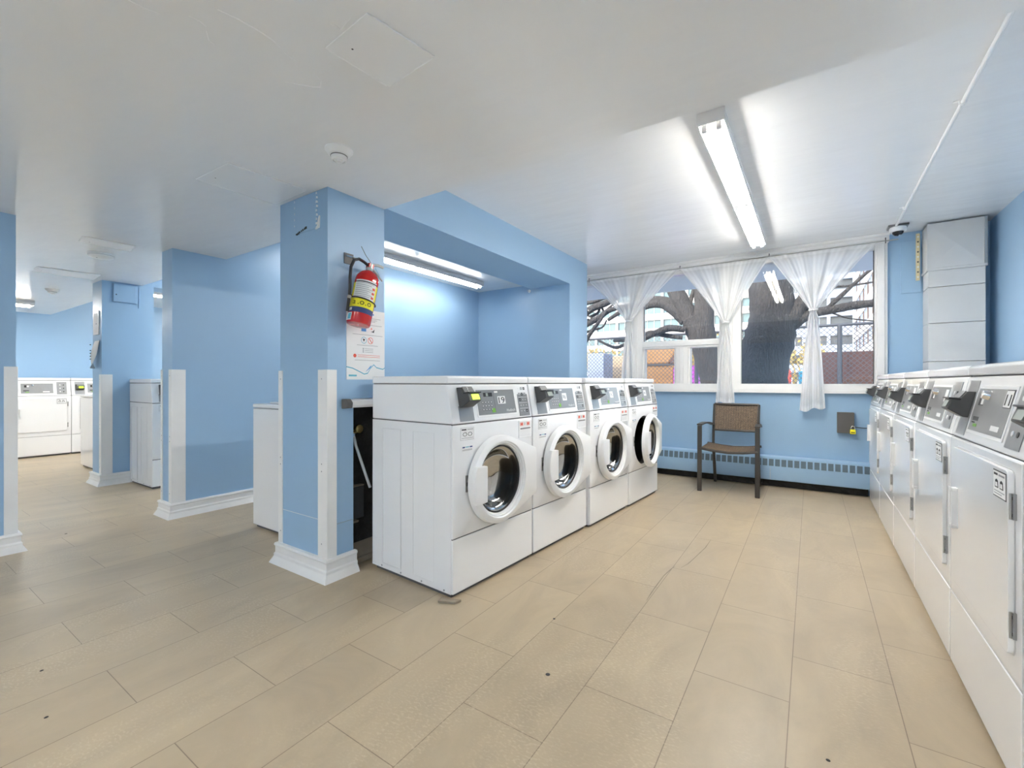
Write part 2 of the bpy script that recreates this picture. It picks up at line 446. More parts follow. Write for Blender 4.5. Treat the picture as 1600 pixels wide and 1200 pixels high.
guard(5, -4.22, .633, -1, -1, .05, .052, 1.178)
guard(6, -6.15, 1.53, -1, 1, .06, .085, 1.16)

# moulding over the window, and small filler where the dropped band meets the wall
def f(m):
    m.prism([(YW, 2.375), (5.36, 2.375), (5.36, 2.39), (5.345, 2.395), (5.345, 2.42), (5.32, 2.425), (5.32, HIGH), (YW, HIGH)], 'x', -3.0, .60, 'trim')
struct(one(f, 'trim_window_head', bevel=.002))

# ------------------------------------------------------------------ window
def f(m):
    Y0, Y1 = YW - .012, YW + .10
    m.box(WX0, WX1, YW - .045, Y1, WZ0, WZ0 + .03, 'trim')                       # sill board
    m.box(WX0, WX1, YW - .02, Y1, WZ0 + .03, 1.062, 'trim')
    m.box(WX0, WX1, Y0, Y1, 2.33, WZ1, 'trim')
    m.box(WX0, WX0 + .08, Y0, Y1, 1.06, 2.33, 'trim')
    m.box(-1.86, -1.70, Y0, Y1, 1.06, 2.33, 'trim'); m.box(-.845, -.63, Y0, Y1, 1.06, 2.33, 'trim')
    m.box(-1.80, -1.76, Y0 - .012, Y0, 1.06, 2.33, 'trim'); m.box(-.76, -.71, Y0 - .012, Y0, 1.06, 2.33, 'trim')
    m.box(.50, WX1 + .002, Y0 - .015, Y1, 1.0, WZ1, 'trim'); m.box(.515, .57, Y0 - .028, Y0 - .015, 1.0, WZ1, 'trim')
    m.box(-1.70, -.845, Y0 + .004, Y1, 1.475, 1.565, 'trim'); m.box(-1.70, -.845, Y0 - .01, Y0 + .004, 1.50, 1.54, 'trim')
    m.box(-1.31, -1.175, Y0 + .004, Y1, 1.06, 1.475, 'trim'); m.box(-1.262, -1.225, Y0 - .008, Y0 + .004, 1.06, 1.475, 'trim')
    for a, b in ((-1.70, -1.31), (-1.175, -.845)):
        m.box(a, a + .022, Y0 + .02, Y1, 1.062, 1.475, 'trim'); m.box(b - .022, b, Y0 + .02, Y1, 1.062, 1.475, 'trim')
wf = struct(one(f, 'window_1', bevel=.002))
for nm, a, b, z0, z1 in (('left', -2.92, -1.86, 1.06, 2.33), ('upper', -1.70, -.845, 1.565, 2.33), ('slider', -1.70, -1.31, 1.06, 1.475),
                         ('slider', -1.175, -.845, 1.06, 1.475), ('right', -.63, .50, 1.06, 2.33)):
    box_obj('glass_pane', (a, b, YW + .055, YW + .061, z0, z1), 'pane', wf)
for a, b, z0, z1 in ((-1.70, -1.31, 1.06, 1.475), (-.63, .50, 1.06, 2.33), (-1.70, -.845, 1.565, 2.33)):
    m = MB(); t = .007; m.box(a, a + t, YW + .04, YW + .05, z0, z1, 'seam'); m.box(b - t, b, YW + .04, YW + .05, z0, z1, 'seam')
    m.build('glazing_gasket', wf)

# ------------------------------------------------------------------ washing machine
WW = .688
def hull_r(th, R, px, pz):
    """outline radius of a disc of radius R joined by tangents to the two corner points (px, +-pz)"""
    a = abs(math.atan2(math.sin(th), math.cos(th))); ap = math.atan2(pz, px); d = math.hypot(px, pz); ph = ap + math.acos(R / d)
    if a >= ph: return R
    r = R / math.cos(a - ph)
    return min(r, px / math.cos(a)) if a < PI / 2 else r


CONS_A = math.atan2(.045, .209)
def slope(m, z0=.866, a=CONS_A):
    m.T = Matrix.Translation((0, 0, z0)) @ Matrix.Rotation(-a, 4, 'X')


def card_reader(parent, x0, lit, z=.085, k=1.0):
    """pay-card reader sticking out of the console; x0 is its left side"""
    def place(m):
        slope(m); m.T = m.T @ Matrix.Translation((0, 0, z)) @ Matrix.Diagonal((1, k, .5 + .5 * k, 1)) @ Matrix.Translation((0, 0, -z))
    m = MB(); place(m)
    w_, d = .088, .075; zz = z
    prof = [(0, zz), (0, zz + .105), (-.030, zz + .100), (-.048, zz + .066), (-d, zz + .062), (-d - .006, zz + .020), (-.02, zz - .002)]
    m.prism(prof, 'x', x0, x0 + w_, 'dgrey')
    o = m.build('card_reader', parent, bevel=.003)
    m = MB(); place(m)                              # sloping top plate and the slot lip
    m.prism([(-.031, zz + .1005), (-.047, zz + .069), (-.050, zz + .071), (-.034, zz + .103)], 'x', x0 + .008, x0 + w_ - .006, 'mgrey')
    m.prism([(-.045, zz + .062), (-d - .010, zz + .060), (-d - .010, zz + .066), (-.045, zz + .070)], 'x', x0 - .002, x0 + w_ + .004, 'black')
    m.build('reader_slot', o, bevel=.001)
    m = MB(); place(m)
    m.prism([(-d - .0025, zz + .054), (-d - .0085, zz + .026), (-d - .0095, zz + .0265), (-d - .0035, zz + .0545)], 'x', x0 + .022, x0 + w_ - .012, 'lcd' if lit else 'lcdgrey')
    m.build('reader_screen', o)
    return o


def make_washer():
    r = thing('washing_machine', '', 'washing machine')
    D = .66; W_ = WW
    m = MB()                                        # sheet cabinet: sides, back, floor pan; the front stays open for the panel
    m.box(0, .012, .012, D, .018, .864, 'appl'); m.box(W_ - .012, W_, .012, D, .018, .864, 'appl')
    m.box(0, W_, D - .01, D, .018, .864, 'appl'); m.box(.012, W_ - .012, .012, D, .018, .03, 'appl')
    for a, b in ((.131, .30), (.40, .562)):         # pressed ribs of the side sheet
        for (y0, y1, z0, z1) in ((a, a + .004, .045, .82), (b - .004, b, .045, .82), (a, b, .816, .82), (a, b, .045, .049)):
            m.box(-.0018, .001, y0, y1, z0, z1, 'appl'); m.box(W_ - .001, W_ + .0018, y0, y1, z0, z1, 'appl')
    m.build('cabinet', r, bevel=.003)
    m = MB(); m.box(.01, W_ - .01, .02, D - .03, .0, .018, 'seam'); m.build('base', r)
    for i in range(4):
        m = MB(); m.lathe([(.0001, -.0012), (.005, -.001), (.005, .001)], 'greyink', (-.0005, .06 + i * .17, .03), 'x', 8); m.build('screw', r)
    # front panel with round opening
    cx, cz, R = .335, .549, .218; N = 64
    rect = (.002, W_ - .002, .296, .862)
    inner, outer = [], []
    for j in range(N):
        a = 2 * PI * (j + .5) / N; c, s = math.cos(a), math.sin(a)
        t = min(((rect[1] - cx) / c) if c > 0 else ((rect[0] - cx) / c), ((rect[3] - cz) / s) if s > 0 else ((rect[2] - cz) / s))
        inner.append((cx + R * c, cz + R * s)); outer.append([cx + t * c, cz + t * s])
    for q in ((rect[0], rect[2]), (rect[1], rect[2]), (rect[0], rect[3]), (rect[1], rect[3])):
        j = min(range(N), key=lambda i: (outer[i][0] - q[0]) ** 2 + (outer[i][1] - q[1]) ** 2); outer[j] = list(q)
    m = MB()
    m.loops([[(x, .014, z) for x, z in outer], [(x, .002, z) for x, z in outer], [(x, 0, cz + (z - cz) * .994) if 0 else (cx + (x - cx) * .992, 0, cz + (z - cz) * .992) for x, z in outer],
             [(cx + (x - cx) * 1.02, 0, cz + (z - cz) * 1.02) for x, z in inner], [(x, .006, z) for x, z in inner], [(x, .05, z) for x, z in inner]], 'appl')
    m.build('front_panel', r, ang=50)
    m = MB(); m.box(.002, W_ - .002, 0, .014, .02, .290, 'appl'); m.build('kick_panel', r, bevel=.003)
    m = MB(); m.box(.004, W_ - .004, .006, .02, .286, .300, 'seam'); m.build('kick_gap', r)
    m = MB(); m.box(.004, W_ - .004, .006, D - .01, .860, .872, 'seam'); m.build('console_gap', r)
    # console and lid
    m = MB(); m.prism([(.001, .868), (.040, 1.068), (D, 1.068), (D, .868)], 'x', .0, W_, 'appl'); m.build('console', r, bevel=.006, seg=3)
    m = MB(); m.prism([(.036, 1.072), (.034, 1.104), (.044, 1.112), (D, 1.112), (D, 1.072)], 'x', -.001, W_ + .001, 'appl'); m.build('lid', r, bevel=.006, seg=3)
    m = MB(); m.box(.006, W_ - .006, .05, D - .006, 1.064, 1.076, 'seam'); m.build('lid_gap', r)
    # console overlays
    m = MB(); slope(m); m.box(.058, .166, -.0012, .002, .012, .198, 'plate'); m.build('reader_plate', r)
    m = MB(); slope(m)
    m.box(.196, .545, -.0022, .002, .026, .184, 'plast'); m.box(.205, .535, -.0032, .002, .036, .174, 'panelgrey')
    m.box(.262, .336, -.0038, .002, .136, .158, 'black'); m.box(.282, .300, -.0042, .002, .138, .156, 'lcdgrey')
    m.box(.345, .350, -.0036, .002, .045, .155, 'mgrey')
    for i in range(4):
        for j in range(3):
            m.box(.240 + i * .024, .258 + i * .024, -.0038, .002, .098 - j * .02, .110 - j * .02, 'mgrey')
            m.box(.243 + i * .024, .252 + i * .024, -.0042, .002, .103 - j * .02, .107 - j * .02, 'white')
    m.box(.318, .345, -.0042, .002, .046, .070, 'green')
    m.box(.355, .385, -.0050, .002, .156, .166, 'white')
    m.text('Huebsch', .022, .446, .046, 'white', y=-.0034, width=.078)
    m.build('control_panel', r)
    m = MB(); slope(m); m.box(.566, .668, -.0022, .002, .012, .198, 'panelgrey')
    for i in range(5):
        z = .03 + i * .034; m.box(.576, .660, -.0028, .002, z + .026, z + .028, 'white')
        for j in range(3):
            if (i * 5 + j * 3) % 4: m.box(.580 + j * .027, .598 + j * .027, -.0034, .002, z + .004, z + .020, 'plate' if (i + j) % 2 else 'black')
            m.box(.583 + j * .027, .592 + j * .027, -.0038, .002, z + .010, z + .013, 'white')
    m.build('cycle_panel', r)
    m = MB()                                        # care instruction stickers and detergent drawer
    m.box(.056, .158, -.0008, .002, .782, .846, 'lite_seam'); m.box(.058, .156, -.0012, .002, .784, .844, 'white')
    m.box(.064, .098, -.0016, 0, .833, .839, 'ink'); m.box(.105, .150, -.0016, 0, .835, .838, 'greyink'); m.box(.064, .150, -.0016, 0, .792, .794, 'greyink')
    for c in (.088, .126):
        for a in range(0, 360, 45):
            q = math.radians(a); m.box(c + .014 * math.cos(q) - .003, c + .014 * math.cos(q) + .003, -.0016, 0, .812 + .009 * math.sin(q) - .002, .812 + .009 * math.sin(q) + .002, 'ink')
    m.build('care_sticker', r)
    m = MB(); m.box(.068, .146, -.001, .002, .722, .752, 'white'); m.box(.070, .088, -.0014, 0, .742, .749, 'navy'); m.box(.125, .144, -.0014, 0, .742, .749, 'navy')
    m.box(.092, .122, -.0014, 0, .744, .748, 'teal'); m.box(.070, .142, -.0014, 0, .727, .736, 'lite_seam'); m.build('blue_sticker', r)
    m = MB(); m.box(.548, .676, -.003, .002, .748, .850, 'plast')
    m.box(.560, .664, -.0036, 0, .758, .800, 'appl'); m.box(.562, .662, -.0045, 0, .798, .806, 'mgrey')
    for c in (.575, .640): m.box(c - .016, c + .016, -.0038, 0, .818, .840, 'pinkink'); m.box(c - .010, c + .010, -.0042, 0, .824, .834, 'redink')
    m.box(.603, .609, -.0038, 0, .820, .838, 'greyink'); m.build('detergent_drawer', r, bevel=.001)
    # drum
    m = MB(); prof = [(.205, .03), (.218, .05), (.222, .08)]
    m.lathe([(.222, .05), (.25, .06), (.25, .45), (.0001, .47)], 'steel', (cx, 0, cz), 'y', 48)
    for k in range(3):                              # lifters
        a = k * 2 * PI / 3 + .5; c, s = math.cos(a), math.sin(a)
        L = []
        for y in (.08, .44):
            L.append([(cx + (c * rr - s * t), y, cz + (s * rr + c * t)) for rr, t in ((.25, -.035), (.20, -.012), (.20, .012), (.25, .035))])
        m.loops(L, 'steel', close=False)
    for k in range(6):
        m.lathe([(.08 + k * .025, .462 - (k % 2) * .008), (.09 + k * .025, .455)], 'steel', (cx, 0, cz), 'y', 40)
    m.lathe([(.0001, .44), (.05, .445), (.06, .465)], 'steel', (cx, 0, cz), 'y', 24)
    m.build('drum', r)
    m = MB(); m.lathe([(.2185, .012), (.205, .014), (.200, .03), (.212, .05), (.222, .06)], 'rubber', (cx, 0, cz), 'y', 48); m.build('door_seal', r)
    m = MB(); m.box(.093, .109, -.004, .004, .515, .60, 'galv'); m.box(.098, .105, -.006, 0, .545, .565, 'black'); m.build('latch', r)
    # door, hung at the right
    hx, hy = .672, -.004
    def T(m): m.T = Matrix.Translation((cx - hx, -hy, cz))
    m = MB(); T(m)
    out = [hull_r(2 * PI * j / 96, .240, .336, .133) for j in range(96)]
    def lp(rs, y, sc=1.0, off=0.0): return [((rs[j] * sc - off) * math.cos(2 * PI * j / 96), y, (rs[j] * sc - off) * math.sin(2 * PI * j / 96)) for j in range(96)]
    circ = lambda R_, y: lp([R_] * 96, y)
    m.loops([lp(out, -.010, 1, .004), lp(out, -.014), lp(out, -.040), lp(out, -.047, 1, .003), lp(out, -.050, 1, .010), circ(.226, -.052), circ(.215, -.058), circ(.207, -.058),
             circ(.203, -.050), circ(.196, -.050), circ(.193, -.042), circ(.188, -.040), circ(.185, -.030), circ(.183, -.008), circ(.20, -.004), circ(.236, -.010), lp(out, -.010, 1, .004)], 'plast')
    door = m.build('door', r, ang=40, loc=(hx, hy, 0))
    m = MB(); T(m)
    m.loops([circ(.1832, -.030), circ(.176, -.032), circ(.174, -.012), circ(.183, -.010)], 'rubber'); m.build('glass_rim', door)
    m = MB(); T(m)
    m.loops([circ(.183, -.024), circ(.165, -.022), circ(.150, .0), circ(.135, .03), circ(.10, .045), circ(.05, .05), circ(.001, .051)], 'doorglass'); m.build('door_glass', door, ang=60)
    m = MB(); T(m)
    ang_ = [math.radians(180 + t) for t in range(-24, 25, 4)]
    poly = [(.246 * math.cos(a), .246 * math.sin(a)) for a in ang_] + [(-.146, -.094), (-.146, .094)]
    m.prism(poly, 'y', -.070, -.042, 'plast'); m.build('door_handle', door, bevel=.004)
    for q in (-.085, .085):
        m = MB(); m.box(-.004, .012, -.012, .010, cz + q - .025, cz + q + .025, 'plast'); m.build('door_hinge', door, bevel=.002)
    return r, door


washer, wdoor = make_washer()
# the first in the row: lit reader, number sticker
def finish_washer(r, first):
    card_reader(r, .064, first)
    m = MB(); slope(m)
    if first:
        m.box(.378, .446, -.0042, 0, .092, .136, 'white'); m.text('19', .05, .386, .096, 'ink', y=-.0046, width=.052)
    else:
        m.box(.378, .436, -.0042, 0, .088, .140, 'white'); m.box(.388, .398, -.0046, 0, .104, .128, 'greyink'); m.box(.408, .418, -.0046, 0, .100, .124, 'greyink')
    m.build('number_sticker', r)
plain = dup(washer)
finish_washer(washer, True)
m = MB(); slope(m); zz = .085
m.T = m.T @ Matrix.Translation((0, -.0505, zz + .071)) @ Matrix.Rotation(-.466, 4, 'X')
m.text('?', .042, .100, .003, 'white', y=-.001)
m.build('question_mark', [c for c in washer.children if c.name.startswith('card_reader')][0])
finish_washer(plain, False)
G = 'front loading washers in a row'
RZ = math.radians(86)
u = Vector((math.cos(RZ), math.sin(RZ), 0)); vv = Vector((-math.sin(RZ), math.cos(RZ), 0))
O = Vector((-1.481, 1.693, 0))
washer.location = O; washer.rotation_euler = (0, 0, RZ)
tag(washer, 'white front loading washer with a 19 sticker, nearest of the row beside the pillar', 'washing machine', G)
p2 = plain; p2.location = O + u * .698 - vv * 0.0; p2.rotation_euler = (0, 0, RZ)
tag(p2, 'white front loading washer right behind the one stickered 19, second in the row', 'washing machine', G)
p3 = dup(plain, O + u * 1.40 - vv * .022, RZ, 'white front loading washer with shut door, between the second and the open-door washer', G)
p4 = dup(plain, O + u * 2.10 - vv * .030, RZ, 'white front loading washer with its round door ajar, farthest in the row near the window', G)
for c in p4.children:
    if c.name.startswith('door') and not c.name.startswith('door_seal'): c.rotation_euler = (0, 0, math.radians(6))
p5 = dup(plain, (-5.52, 1.76, 0), PI / 2, 'white front loading washer seen side-on between the far pillar and the middle partition wall', 'washers in the far bays')

# ------------------------------------------------------------------ tumble dryer
def make_dryer():
    r = thing('tumble_dryer', '', 'dryer')
    W_, D = .696, .70
    m = MB(); m.prism([(0, .876), (0, .022), (D, .022), (D, .876)], 'x', 0, W_, 'appl'); m.build('cabinet', r, bevel=.004)
    m = MB(); m.box(.01, W_ - .01, .03, D - .03, 0, .024, 'seam'); m.build('base', r)
    m = MB(); m.box(.0, W_, -.003, .001, .30, .872, 'appl'); m.build('front_panel', r, bevel=.003)
    m = MB(); m.box(.0, W_, -.004, .001, .026, .290, 'appl'); m.build('kick_panel', r, bevel=.003)
    m = MB(); m.box(.004, W_ - .004, -.0006, .002, .286, .304, 'lite_seam'); m.build('seam_gap', r)
    m = MB(); m.prism([(.0, .880), (.050, 1.100), (D, 1.100), (D, .880)], 'x', 0, W_, 'appl'); m.build('console', r, bevel=.005, seg=3)
    m = MB(); m.prism([(.046, 1.104), (.046, 1.134), (.054, 1.142), (D, 1.142), (D, 1.104)], 'x', 0, W_, 'appl'); m.build('lid', r, bevel=.006, seg=3)
    m = MB(); m.box(.006, W_ - .006, .006, D - .006, .870, .884, 'seam'); m.build('console_gap', r)
    m = MB(); m.box(.006, W_ - .006, .056, D - .006, 1.096, 1.108, 'seam'); m.build('lid_gap', r)
    def S(m): slope(m, .880, math.atan2(.05, .22))
    m = MB(); S(m); m.box(.040, .150, -.0012, .002, .012, .210, 'plate'); m.build('reader_plate', r)
    m = MB(); S(m)
    m.box(.170, .520, -.0025, .002, .028, .192, 'plast'); m.box(.182, .508, -.0035, .002, .038, .182, 'plate')
    m.box(.215, .262, -.004, .002, .125, .158, 'black'); m.box(.240, .262, -.0044, 0, .128, .155, 'white')
    m.box(.205, .262, -.004, .002, .072, .086, 'dgrey'); m.box(.205, .235, -.0044, 0, .064, .068, 'ink'); m.box(.225, .262, -.004, .002, .052, .062, 'green')
    m.box(.40, .47, -.0042, 0, .052, .068, 'white')
    m.build('control_panel', r)
    m = MB(); S(m); m.lathe([(.0001, -.022), (.013, -.020), (.016, -.004), (.018, 0)], 'chrome', (.295, 0, .160), 'y', 20); m.build('lock_knob', r)
    m = MB(); S(m); m.box(.545, .652, -.0022, .002, .018, .205, 'plate')
    for z in (.06, .11, .16):
        m.lathe([(.0001, -.005), (.008, -.004), (.009, 0)], 'white', (.58, 0, z), 'y', 12); m.lathe([(.0001, -.005), (.008, -.004), (.009, 0)], 'dgrey', (.618, 0, z), 'y', 12)
    m.build('cycle_panel', r)
    # door
    def rr(x0, x1, z0, z1, q, n=6):
        P = []
        for (cx, cz, a0) in ((x1 - q, z0 + q, -90), (x1 - q, z1 - q, 0), (x0 + q, z1 - q, 90), (x0 + q, z0 + q, 180)):
            for i in range(n + 1):
                a = math.radians(a0 + 90 * i / n); P.append((cx + q * math.cos(a), cz + q * math.sin(a)))
        return P
    m = MB(); m.prism(rr(.092, .654, .358, .850, .022), 'y', -.0045, -.002, 'lite_seam')
    m.prism(rr(.096, .650, .362, .846, .020), 'y', -.016, -.002, 'appl'); d = m.build('door', r, bevel=.004, seg=2)
    m = MB()
    a, b, z0, z1 = .138, .172, .565, .705
    m.box(a, a + .010, -.034, -.015, z0, z1, 'plast'); m.box(b - .010, b, -.034, -.015, z0, z1, 'plast'); m.box(a, b, -.034, -.015, z1 - .012, z1, 'plast'); m.box(a, b, -.034, -.015, z0, z0 + .012, 'plast')
    m.box(a, b, -.020, -.015, z0, z1, 'plast'); m.build('door_handle', d, bevel=.003)
    for z in (.755, .445):
        m = MB(); m.box(.657, .664, -.010, -.002, z - .034, z + .034, 'plate'); m.tube([(.656, -.012, z - .034), (.656, -.012, z + .034)], .0035, 'galv', 8)
        for q in (-.022, .022): m.box(.6585, .663, -.0108, -.009, z + q - .004, z + q + .004, 'seam')
        m.build('hinge', d)
    m = MB(); m.box(.540, .640, -.0168, -.015, .762, .836, 'ink'); m.box(.543, .637, -.0174, -.015, .765, .833, 'white')
    m.box(.549, .578, -.0178, -.016, .822, .828, 'ink'); m.box(.586, .630, -.0178, -.016, .822, .827, 'greyink')
    for c in (.570, .608):
        m.prism([(c - .014, .788), (c + .014, .788), (c + .010, .808), (c, .812), (c - .010, .808)], 'y', -.0178, -.016, 'ink')
        m.prism([(c - .009, .791), (c + .009, .791), (c + .006, .803), (c - .006, .803)], 'y', -.0182, -.016, 'white')
    m.box(.551, .630, -.0178, -.016, .778, .780, 'greyink'); m.box(.551, .610, -.0178, -.016, .771, .773, 'greyink')
    m.build('care_sticker', d)
    return r


def dryer_reader(r, lit):
    o = card_reader(r, .050, lit, .080, .78)
    o.location = (0, .002, .010)


dryer = make_dryer()
lit_dryer = dup(dryer)
dryer_reader(dryer, False); dryer_reader(lit_dryer, True)
DX = .447; GD = 'dryers along the right wall'
def S2(m): slope(m, .880, math.atan2(.05, .22))
eleven = dup(dryer, (DX, 2.355, 0), -PI / 2, 'white tumble dryer', GD)
eleven['label'] = 'white tumble dryer with a handwritten 11 on its console, by the right edge'
m = MB(); S2(m); m.box(.447, .506, -.0042, 0, .126, .180, 'ink'); m.box(.449, .504, -.0046, 0, .128, .178, 'white'); m.text('11', .048, .457, .134, 'ink', y=-.005, width=.038); m.build('number_sticker', eleven)
m = MB(); S2(m); m.box(.446, .492, -.0042, 0, .120, .172, 'white'); m.build('blank_sticker', dryer)
dryer.location = (DX, 3.060, 0); dryer.rotation_euler = (0, 0, -PI / 2)
tag(dryer, 'white tumble dryer next along from the one marked 11, toward the window', 'dryer', GD)
dup(dryer, (DX, 3.765, 0), -PI / 2, 'white tumble dryer third from the window end in the right-hand row', GD)
dup(dryer, (DX, 4.470, 0), -PI / 2, 'white tumble dryer second from the window end of the right-hand row', GD)
dup(dryer, (DX, 5.175, 0), -PI / 2, 'white tumble dryer at the window end of the right-hand row, next to the lock box', GD)
dup(dryer, (DX, 1.650, 0), -PI / 2, 'white tumble dryer cut by the right frame edge, only its reader showing', GD)
lit_dryer.location = (-9.25, 1.957, 0); lit_dryer.rotation_euler = (0, 0, PI / 2)
tag(lit_dryer, 'white tumble dryer with green lit reader at the far end, partly behind the far pillar', 'dryer', 'dryers at the far end wall')
dup(lit_dryer, (-9.25, 1.255, 0), PI / 2, 'white tumble dryer with full front showing at the far end wall on the left', 'dryers at the far end wall')
dup(lit_dryer, (-9.25, .553, 0), PI / 2, 'white tumble dryer mostly hidden behind the left partition edge, at the far end wall', 'dryers at the far end wall')

# low washers standing back to back with the row
def make_top_loader():
    r = thing('top_loading_washer', '', 'washing machine')
    m = MB(); m.box(0, .68, 0, .66, .02, .885, 'appl'); m.build('cabinet', r, bevel=.006)
    m = MB(); m.box(.02, .66, .02, .64, 0, .022, 'seam'); m.build('base', r)
    m = MB(); m.box(-.002, .682, -.002, .662, .889, .918, 'appl'); m.build('top', r, bevel=.008, seg=3)
    m = MB(); m.box(.10, .58, .05, .47, .919, .928, 'appl'); m.build('lid', r, bevel=.004)
    m = MB(); m.prism([(.55, .919), (.58, 1.06), (.655, 1.06), (.655, .919)], 'x', .01, .67, 'appl'); m.prism([(.5545, .93), (.580, 1.05), (.578, 1.05), (.5525, .93)], 'x', .08, .60, 'plate'); m.build('console', r, bevel=.004)
    return r
tl = make_top_loader()
tl.location = (-3.475, 2.405, 0); tl.rotation_euler = (0, 0, -PI / 2)
tag(tl, 'low white washer with a flat top, standing between the pillar and the middle partition wall', 'washing machine', 'low washers facing the side aisles')
dup(tl, (-7.83, 2.42, 0), -PI / 2, 'low white washer peeking out on the left of the far pillar, before the far dryers')

# ------------------------------------------------------------------ ceiling lights
def make_light(n_sec=2, tubes=2, lamp='tube'):
    """surface fluorescent batten running along +y from its origin at the ceiling"""
    r = thing('fluorescent_light', '', 'ceiling light'); L = 1.22 * n_sec
    m = MB(); w_ = .062
    m.prism([(-w_, 0), (w_, 0), (w_ + .002, -.062), (w_ - .003, -.064), (w_ - .008, -.044), (.022, -.044), (.014, -.060), (-.014, -.060), (-.022, -.044), (-w_ + .008, -.044), (-w_ + .003, -.064), (-w_ - .002, -.062)], 'y', 0, L, 'housing')
    m.box(-.0665, .0665, 0, L, -.030, -.024, 'housing'); m.build('housing', r, bevel=.002)
    for q in (-.004, L + .004):
        m = MB(); m.box(-w_ - .004, w_ + .004, q - .004, q + .003, -.065, -.001, 'housing'); m.build('end_cap', r)
    m = MB(); m.box(-.013, .013, .02, L - .02, -.063, -.0595, 'cream'); m.build('reflector', r)
    for s in range(n_sec):
        for x in ((-.034, .034) if tubes == 2 else (0,)):
            y0 = s * 1.22 + .035; y1 = (s + 1) * 1.22 - .035
            m = MB(); m.tube([(x, y0, -.068), (x, y1, -.068)], .016, lamp, 14); m.build('tube', r)
            for q in (y0 - .012, y1 + .012):
                m = MB(); m.box(x - .013, x + .013, q - .012, q + .012, -.092, -.044, 'housing'); m.build('lamp_holder', r, bevel=.004)
    return r
L1 = make_light(2)
GL = 'bare tube ceiling lights'
L1.location = (-.42, 2.44, HIGH); tag(L1, 'long lit fluorescent batten on the ceiling in front of the window', 'ceiling light', GL)
LA = make_light(2, 2, 'tube_dim'); LA.location = (-3.78, 2.44, HIGH)
tag(LA, 'long lit fluorescent batten in the alcove behind the front loading washers', 'ceiling light', GL)
dup(L1, (-8.20, 2.44, HIGH), 0, 'lit fluorescent batten just showing between the far pillar and the middle partition', GL)
L2 = make_light(1, 2, 'tube')
L2.location = (-8.52, .21, LOW); tag(L2, 'short lit fluorescent batten above the far dryers, by the left partition edge', 'ceiling light', GL)
# unseen battens, added to light the room from behind the camera and the side aisles
LN = make_light(2, 2, 'tube_fill'); LN.location = (-1.9, -2.75, LOW)
tag(LN, 'added unseen fluorescent fill light over the aisle behind the viewpoint', 'ceiling light', GL)
dup(LN, (.1, -2.75, LOW), 0, 'added unseen fluorescent fill light near the right wall behind the viewpoint', GL)
dup(L1, (-5.4, 2.44, HIGH), 0, 'added fluorescent fill light hidden behind the middle partition wall', GL)
dup(LN, (-6.3, -2.6, LOW), 0, 'added fluorescent fill light hidden beyond the left partition wall', GL)

# ------------------------------------------------------------------ ceiling fittings
def make_smoke(kind):
    r = thing('smoke_detector', '', 'smoke detector')
    m = MB(); m.lathe([(.062, 0), (.062, -.006), (.056, -.012), (.046, -.026)], 'plast', n=36); m.build('base', r, ang=30)
    m = MB(); m.lathe([(.046, -.026), (.036, -.030), (.034, -.044), (.027, -.050), (.026, -.046), (.016, -.047), (.015, -.056), (.0001, -.058)], 'plast', n=30); m.build('sensor_head', r, ang=30)
    m = MB(); m.lathe([(.0375, -.0285), (.0375, -.0325), (.034, -.0335)], 'mgrey', n=30); m.build('vent_ring', r)
    return r
sd = make_smoke(0); sd.location = (-1.80, 1.275, LOW); tag(sd, 'white stepped smoke detector on the lowered ceiling in front of the pillar', 'smoke detector')
dup(sd, (-7.24, 1.37, LOW), 0, 'dark looking cone detector high on the ceiling by the far dryers')
r = thing('smoke_detector', 'flat round white alarm on the ceiling beyond the middle partition corner', 'smoke detector', (-4.90, 1.215, LOW))
m = MB(); m.lathe([(.085, 0), (.085, -.014), (.078, -.030), (.06, -.038), (.0001, -.040)], 'plast', n=36); m.build('housing', r, ang=30)
m = MB(); m.lathe([(.0001, -.0415), (.006, -.0405)], 'black', (.01, -.03, 0), n=10); m.lathe([(.0862, -.016), (.0862, -.019)], 'lite_seam', n=36); m.build('test_light', r)


def ceiling_patch(pts, label, z=LOW, t=.004, edge=True):
    r = thing('ceiling_access_panel', label, 'access panel', (sum(p[0] for p in pts) / 4, sum(p[1] for p in pts) / 4, z), 0, 'painted-over ceiling panels')
    P = [(p[0] - r.location.x, p[1] - r.location.y) for p in pts]
    m = MB(); m.prism(P, 'z', -t, 0, 'ceil2'); p = m.build('panel', r, bevel=.0015)
    for i in (0, 1, 2):                             # raised bead of filler along the edges
        a, b = Vector((*P[i], -t)), Vector((*P[(i + 1) % 4], -t)); m = MB(); n_ = 9
        q = [a.lerp(b, .04 + .9 * k / (n_ - 1)) + Vector((random.uniform(-.0015, .0015), random.uniform(-.0015, .0015), 0)) for k in range(n_)]
        m.tube(q, [.0014 + random.random() * (.003 if i == 0 else .001) for _ in q], 'ceil2', 6); m.build('paint_ridge', r)
    m = MB(); m.lathe([(.0001, -t - .001), (.0035, -t)], 'black', (P[3][0] * .3 - .02, P[3][1] + .05, 0), n=8); m.build('screw_hole', r)
ceiling_patch([(-1.063, .844), (-1.02, 1.08), (-1.262, 1.10), (-1.285, .860)], 'square painted-over panel in the ceiling near the top of the picture')
ceiling_patch([(-2.35, 1.05), (-2.32, 1.44), (-2.66, 1.45), (-2.68, 1.04)], 'cracked painted-over panel in the ceiling touching the pillar')
ceiling_patch([(-4.406, .986), (-4.388, 1.293), (-4.60, 1.317), (-4.60, 1.011)], 'faint painted-over panel in the ceiling by the flat round alarm')
ceiling_patch([(-5.917, 1.02), (-5.85, 1.45), (-6.20, 1.474), (-6.20, 1.03)], 'long painted-over panel in the ceiling left of the far pillar')

